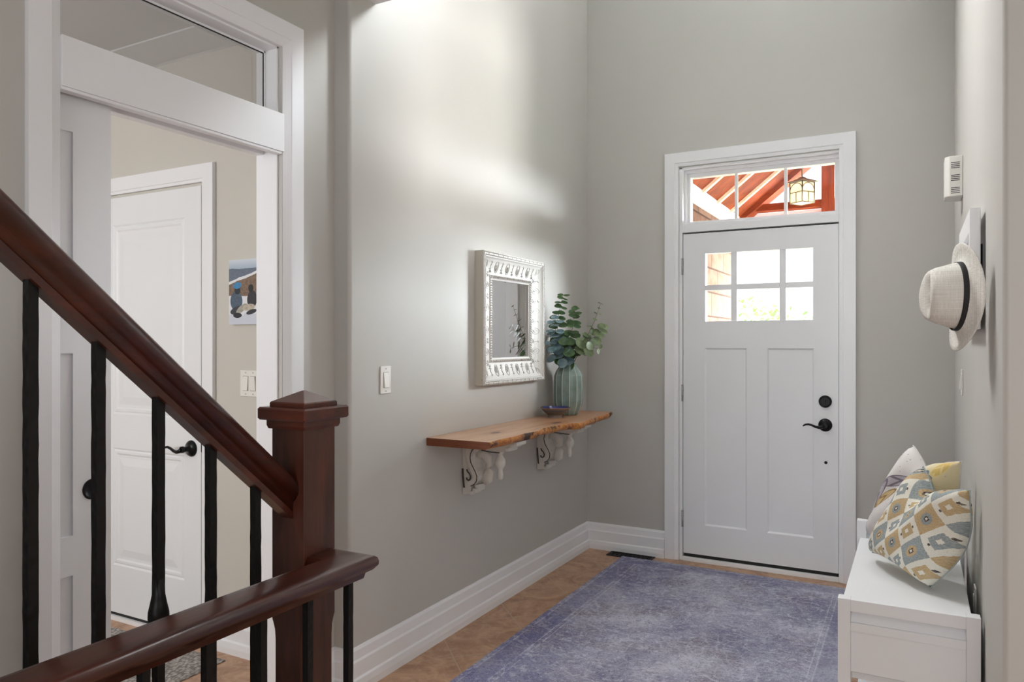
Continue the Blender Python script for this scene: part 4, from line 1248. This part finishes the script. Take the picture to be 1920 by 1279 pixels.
for side in range(4):
    Ls = (my1_ - my0_) if side < 2 else (mz1_ - mz0_)
    n = 11
    for k in range(n):
        s = 0.055 + (Ls - 0.11) * (k + 0.0) / (n - 1)
        b = MB()
        def q(ds, ins): return side_pt(side, min(max(s + ds, 0.03), Ls - 0.03), ins, depth_at(ins) + 0.0012)
        if k % 2 == 0:
            el = [(0.018 * math.cos(t), 0.072 + 0.030 * math.sin(t)) for t in [2 * PI * i / 14 for i in range(15)]]
            b.tube([q(*e) for e in el], 0.0016, 5, cap=False)
            el = [(0.009 * math.cos(t), 0.076 + 0.017 * math.sin(t)) for t in [2 * PI * i / 10 for i in range(11)]]
            b.tube([q(*e) for e in el], 0.0016, 5, cap=False)
            b.tube([q(0, 0.062), q(0, 0.094)], 0.0022, 5)
        else:
            b.tube([q(-0.004, 0.045), q(0.004, 0.056), q(-0.003, 0.066), q(0.0, 0.08), q(0, 0.104)], 0.0022, 5)
            b.tube([q(-0.014, 0.082), q(0.0, 0.088), q(0.014, 0.082)], 0.0018, 5)
            b.tube([q(-0.012, 0.100), q(0.0, 0.088), q(0.012, 0.100)], 0.0018, 5)
            b.tube([q(0.008, 0.048), q(0.006, 0.054), q(-0.006, 0.050)], 0.0016, 5)
        b.build('embossed_motif', 'tin_relief', mframe)

# ------------------------------------------------------------------ switches, outlet, chime
def rocker_plate(name, origin, u, n, gang, label, cat):
    """u: unit vector along the wall, n: outward normal; origin centre on the wall"""
    O = Vector(origin); u = Vector(u); n = Vector(n)
    r = empty(name, O, label, cat)
    W = 0.070 + 0.046 * (gang - 1); H = 0.116
    def bx(b, a0, a1, h0, h1, d0, d1, tilt=0):
        vs = []
        for (a, hh, d_) in ((a0, h0, d0), (a1, h0, d0), (a1, h1, d0), (a0, h1, d0), (a0, h0, d1 + tilt), (a1, h0, d1 + tilt), (a1, h1, d1 - tilt), (a0, h1, d1 - tilt)):
            vs.append(b.bm.verts.new(O + u * a + Vector((0, 0, hh)) + n * d_))
        for q in ((0, 3, 2, 1), (4, 5, 6, 7), (0, 1, 5, 4), (1, 2, 6, 5), (2, 3, 7, 6), (3, 0, 4, 7)): b._f([vs[i] for i in q])
    b = MB(); bx(b, -W / 2, W / 2, -H / 2, H / 2, 0.0005, 0.006); plate = b.build('cover_plate', 'plastic_white', r, bevel=0.003, seg=3)
    for g in range(gang):
        c_ = (g - (gang - 1) / 2) * 0.046
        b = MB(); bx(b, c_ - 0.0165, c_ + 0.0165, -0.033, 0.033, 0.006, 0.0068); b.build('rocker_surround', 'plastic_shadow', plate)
        if cat == 'light switch':
            b = MB(); bx(b, c_ - 0.015, c_ + 0.015, -0.0315, 0.0315, 0.0062, 0.0105, 0.003 * (-1 if g == 1 else 1)); b.build('rocker', 'plastic_white', plate, bevel=0.001)
        else:
            for s in (1, -1):
                b = MB(); bx(b, -0.0145, 0.0145, s * 0.017 - 0.013, s * 0.017 + 0.013, 0.0062, 0.009); b.build('socket', 'plastic_white', plate, bevel=0.003)
        for s in (1, -1):
            b = MB(); bx(b, c_ - 0.003, c_ + 0.003, s * 0.047 - 0.003, s * 0.047 + 0.003, 0.006, 0.0066); b.build('screw', 'hinge_metal', plate, bevel=0.001)
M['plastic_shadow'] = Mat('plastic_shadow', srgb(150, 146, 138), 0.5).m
rocker_plate('wall_switch', (XL, 2.492, 1.227), (0, 1, 0), (1, 0, 0), 1, 'white single rocker switch on the wall left of the mirror', 'light switch')
rocker_plate('wall_switch', (-2.578, YM, 1.204), (1, 0, 0), (0, -1, 0), 2, 'white double rocker switch below the canvas photo', 'light switch')
rocker_plate('wall_switch', (XW, 3.87, 1.207), (0, 1, 0), (-1, 0, 0), 1, 'white switch on the right wall below the straw hat', 'light switch')
rocker_plate('wall_outlet', (XW, 3.02, 0.485), (0, 1, 0), (-1, 0, 0), 1, 'white outlet plate on the wall behind the bench', 'outlet')

ch = empty('door_chime', (XW, 3.92, 2.04), 'white plastic door chime box with side slots high on the right wall', 'door chime')
b = MB()
cy0, cy1 = 3.845, 4.00
cx = XW - 0.0005
b.prism([(cx, cy0 + 0.0), (cx - 0.052, cy0), (cx - 0.070, cy0 + 0.02), (cx - 0.070, cy1 - 0.02), (cx - 0.052, cy1), (cx, cy1)], 'Z', 2.035, 2.215)
b.build('chime_cover', 'plastic_white', ch, bevel=0.004, seg=3)
for g in range(3):
    b = MB()
    for k in range(4):
        zz = 2.185 - g * 0.056 - k * 0.0078
        b.box(cx - 0.046, cx - 0.012, cy0 - 0.0006, cy0 + 0.003, zz - 0.0014, zz + 0.0014)
    b.build('sound_slots', 'hole_black', ch)

# ------------------------------------------------------------------ canvas print
b = MB()
cv = empty('canvas_photo', (-2.49, YM - 0.012, 1.464), 'small canvas photo of two people kneeling in helmets on snow, beside the inner door', 'picture')
b.box(-2.687, -2.30, YM - 0.022, YM - 0.001, 1.464, 1.750); b.build('canvas_edge', 'plastic_white', cv)
b = MB(); b.grid(lambda s, t: (-2.687 + 0.387 * s, YM - 0.0225, 1.464 + 0.286 * t), 1, 1, uv=True, smooth=False)
o = b.build('canvas_face', 'canvas_print', cv)

# ------------------------------------------------------------------ coat rack and hat
rk = empty('coat_rack', (XW - 0.002, 2.95, 1.42), 'white framed wall rack with slatted panel behind the hat', 'wall rack')
rx1 = XW - 0.012; rx0 = rx1 - 0.028
ra, rb, rz0, rz1 = 2.635, 3.27, 1.425, 1.792
b = MB()
b.box(rx0, rx1, ra, ra + 0.05, rz0, rz1); b.box(rx0, rx1, rb - 0.05, rb, rz0, rz1)
b.box(rx0, rx1, ra + 0.05, rb - 0.05, rz1 - 0.07, rz1); b.box(rx0, rx1, ra + 0.05, rb - 0.05, rz0, rz0 + 0.07)
b.build('rack_frame', 'trim_white', rk, bevel=0.002)
b = MB()
zz = rz1 - 0.085
while zz > rz0 + 0.075:
    b.prism([(rx0 + 0.004, zz - 0.006), (rx0 + 0.006, zz - 0.010), (rx1 - 0.004, zz + 0.006), (rx1 - 0.006, zz + 0.010)], 'Y', ra + 0.05, rb - 0.05)
    zz -= 0.024
b.build('rack_slats', 'trim_white', rk)
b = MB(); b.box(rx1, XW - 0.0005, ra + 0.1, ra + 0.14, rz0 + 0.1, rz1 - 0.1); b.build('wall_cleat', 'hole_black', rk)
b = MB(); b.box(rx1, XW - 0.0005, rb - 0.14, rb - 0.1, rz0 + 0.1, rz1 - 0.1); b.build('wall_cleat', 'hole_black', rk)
for yk in (2.72, 2.95, 3.18):
    b = MB(); b.tube([(rx0, yk, 1.62), (rx0 - 0.02, yk, 1.615), (rx0 - 0.028, yk, 1.635)], 0.005, 8)
    b.build('peg_hook', 'black_metal', rk)

# hat: local frame, crown axis a (points away from the wall), brim plane u (horizontal), v (up)
hc = Vector((0.112, 2.44, 1.512))
ax = Vector((-0.965, -0.262, 0.03)).normalized()
hu = Vector((0, 0, 1)).cross(ax).normalized(); hv = ax.cross(hu).normalized()
def hp_(u, v, a): return hc + hu * u + hv * v + ax * a
hat = empty('straw_hat', hc, 'pale straw fedora hat with a black band hanging on the rack', 'hat')
b = MB()
n = 56
def ringf(ru, rv, a, cu=0, cv_=0, wav=0.0, pinch=0.0):
    out = []
    for k in range(n):
        t = 2 * PI * k / n
        c_, s_ = math.cos(t), math.sin(t)
        out.append(hp_(cu + ru * c_, cv_ + rv * s_, a + wav * math.cos(2 * t) + pinch * abs(c_)))
    return out
# brim (front and back skin)
CU, CV = 0.0, 0.004
brim = [(0.078, 0.094, 0.012, 0.0), (0.082, 0.098, 0.004, 0.0), (0.098, 0.116, -0.002, 0.003), (0.116, 0.135, -0.004, 0.008), (0.130, 0.150, 0.000, 0.013), (0.131, 0.152, -0.003, 0.013), (0.116, 0.135, -0.007, 0.008), (0.098, 0.116, -0.005, 0.003), (0.078, 0.094, 0.004, 0.0)]
rs = [ringf(q[0], q[1], q[2], 0, 0, -q[3]) for q in brim]
b.rings(rs, False, True); b.build('brim', 'straw', hat)
b = MB()
crown = [(0.080, 0.096, 0.002), (0.079, 0.094, 0.014), (0.076, 0.089, 0.032), (0.073, 0.083, 0.050), (0.070, 0.078, 0.068), (0.065, 0.072, 0.079), (0.052, 0.060, 0.083), (0.032, 0.044, 0.077), (0.012, 0.028, 0.066), (0.001, 0.004, 0.062)]
rs = []
for i, q in enumerate(crown):
    ring = []
    for k in range(n):
        t = 2 * PI * k / n; c_, s_ = math.cos(t), math.sin(t)
        # top crease along v and front pinches
        a = q[2] + (0.012 * abs(c_) if i >= 5 else 0)
        f = 1 - (0.10 if 3 <= i <= 6 else 0.0) * max(0, s_) ** 2 * abs(c_)
        ring.append(hp_(q[0] * c_ * f, q[1] * s_ + 0.004, a))
    rs.append(ring)
b.rings(rs, False, True); crn = b.build('crown', 'straw', hat)
b = MB()
b.rings([ringf(0.0812, 0.0975, 0.006, 0, 0.002), ringf(0.0815, 0.0975, 0.012, 0, 0.002), ringf(0.0808, 0.0965, 0.019, 0, 0.002), ringf(0.079, 0.094, 0.020, 0, 0.003)], False, True)
b.build('hat_band', 'hat_band', crn)

# ------------------------------------------------------------------ bench
bn = empty('storage_bench', (-0.03, 3.1, 0), 'white painted wooden entry bench with framed ends under the pillows', 'bench')
bx0, bx1 = -0.226, 0.172
def end_frame(y0, y1, top):
    b = MB()
    b.box(bx0, bx0 + 0.038, y0, y1, 0, top); b.box(bx1 - 0.038, bx1, y0, y1, 0, top)
    b.box(bx0 + 0.038, bx1 - 0.038, y0 + 0.001, y1, top - 0.040, top - 0.001)
    b.box(bx0 + 0.038, bx1 - 0.038, y0 + 0.004, y1, top - 0.104, top - 0.076)
    b.box(bx0 + 0.038, bx1 - 0.038, y0 + 0.012, y0 + 0.024, top - 0.238, top - 0.10)
    b.box(bx0 + 0.038, bx1 - 0.038, y0 + 0.004, y1, 0.06, 0.11)
    b.prism([(y0 + 0.012, top - 0.077), (y1 - 0.003, top - 0.036), (y1 - 0.002, top - 0.040), (y1 - 0.002, top - 0.09), (y0 + 0.012, top - 0.09)], 'X', bx0 + 0.038, bx1 - 0.038)
    b.build('end_panel', 'bench_white', bn, bevel=0.0015)
end_frame(2.648, 2.690, 0.550)
end_frame(3.535, 3.577, 0.617)
b = MB(); b.box(-0.213, 0.150, 2.690, 3.535, 0.522, 0.5435); b.build('seat_board', 'bench_white', bn, bevel=0.003)
b = MB(); b.box(-0.215, -0.195, 2.690, 3.535, 0.30, 0.522); b.box(0.13, 0.15, 2.690, 3.535, 0.06, 0.522); b.build('side_boards', 'bench_white', bn, bevel=0.001)
b = MB(); b.box(-0.195, 0.13, 2.690, 3.535, 0.08, 0.10); b.box(-0.195, 0.13, 2.690, 3.535, 0.28, 0.30); b.build('lower_shelf', 'bench_white', bn, bevel=0.001)

# ------------------------------------------------------------------ cushions
def cushion(name, A, B, C, D, th, mat, label, dip, out, seed, bulge=-0.04, side_out=0.036):
    """A,B bottom corners (far, near); D,C top corners; out: side bulging to the room"""
    A, B, C, D = map(Vector, (A, B, C, D))
    nrm = (B - A).cross(D - A).normalized()
    if nrm.dot(Vector(out)) < 0: nrm.negate()
    rnd = random.Random(seed)
    ph = [rnd.uniform(0, 6) for _ in range(6)]
    N = 40
    def pt(s, t, side):
        # edges pull in between the corners
        pin = 0.030
        es, et = 2 * s - 1, 2 * t - 1
        s2 = s - (pin if es < 0 else bulge) * 2 * es * (1 - et * et) * (abs(es) ** 3)
        t2 = t - pin * 2 * et * (1 - es * es) * (abs(et) ** 3)
        p = A * (1 - s2) * (1 - t2) + B * s2 * (1 - t2) + C * s2 * t2 + D * (1 - s2) * t2
        p.x += side_out * max(0.0, es) ** 2 * (1 - et * et) ** 1.6
        # karate chop in the top edge
        p.z -= dip * math.exp(-((s - 0.42) / 0.20) ** 2) * t ** 3
        e = max(0.0, (1 - es ** 4) * (1 - et ** 4))
        h_ = th * e ** 0.45
        h_ *= 1 - 0.45 * math.exp(-((s - 0.42) / 0.16) ** 2) * max(0, t - 0.35) / 0.65
        wr = 0.004 * math.sin(9 * s + 4 * t + ph[0]) * math.sin(7 * t + ph[1]) + 0.003 * math.sin(16 * s - 9 * t + ph[2])
        return p + nrm * ((h_ + wr * e) * side) 
    b = MB()
    b.grid(lambda s, t: pt(s, t, 1), N, N, uv=True)
    b.grid(lambda s, t: pt(s, t, -0.35), N, N, uv=True, flip=True)
    root = empty(name, (A + B) / 2, label, 'pillow')
    cov = b.build('pillow_cover', mat, root, weld=True)
    b = MB()
    seam = [pt(i / 30, 0, 0) for i in range(31)] + [pt(1, i / 30, 0) for i in range(1, 31)] + [pt(1 - i / 30, 1, 0) for i in range(1, 31)] + [pt(0, 1 - i / 30, 0) for i in range(1, 31)]
    b.tube(seam, 0.0022, 6, cap=False); b.build('seam', mat, cov)
cushion('throw_pillow', (-0.150, 3.205, 0.570), (0.043, 2.880, 0.556), (0.150, 2.78, 0.913), (0.022, 3.02, 0.945), 0.092, 'ikat_fabric',
        'front throw pillow with blue, tan and cream diamond pattern, nearest on the bench', 0.075, (-0.8, -0.6, 0.2), 3)
cushion('throw_pillow', (-0.172, 3.50, 0.566), (-0.02, 3.16, 0.556), (0.140, 3.04, 0.968), (-0.010, 3.24, 0.990), 0.080, 'floral_fabric',
        'cream throw pillow with embroidered leaves and flower, behind the diamond one', 0.05, (-0.8, -0.6, 0.2), 5)
bpy.context.view_layer.update()
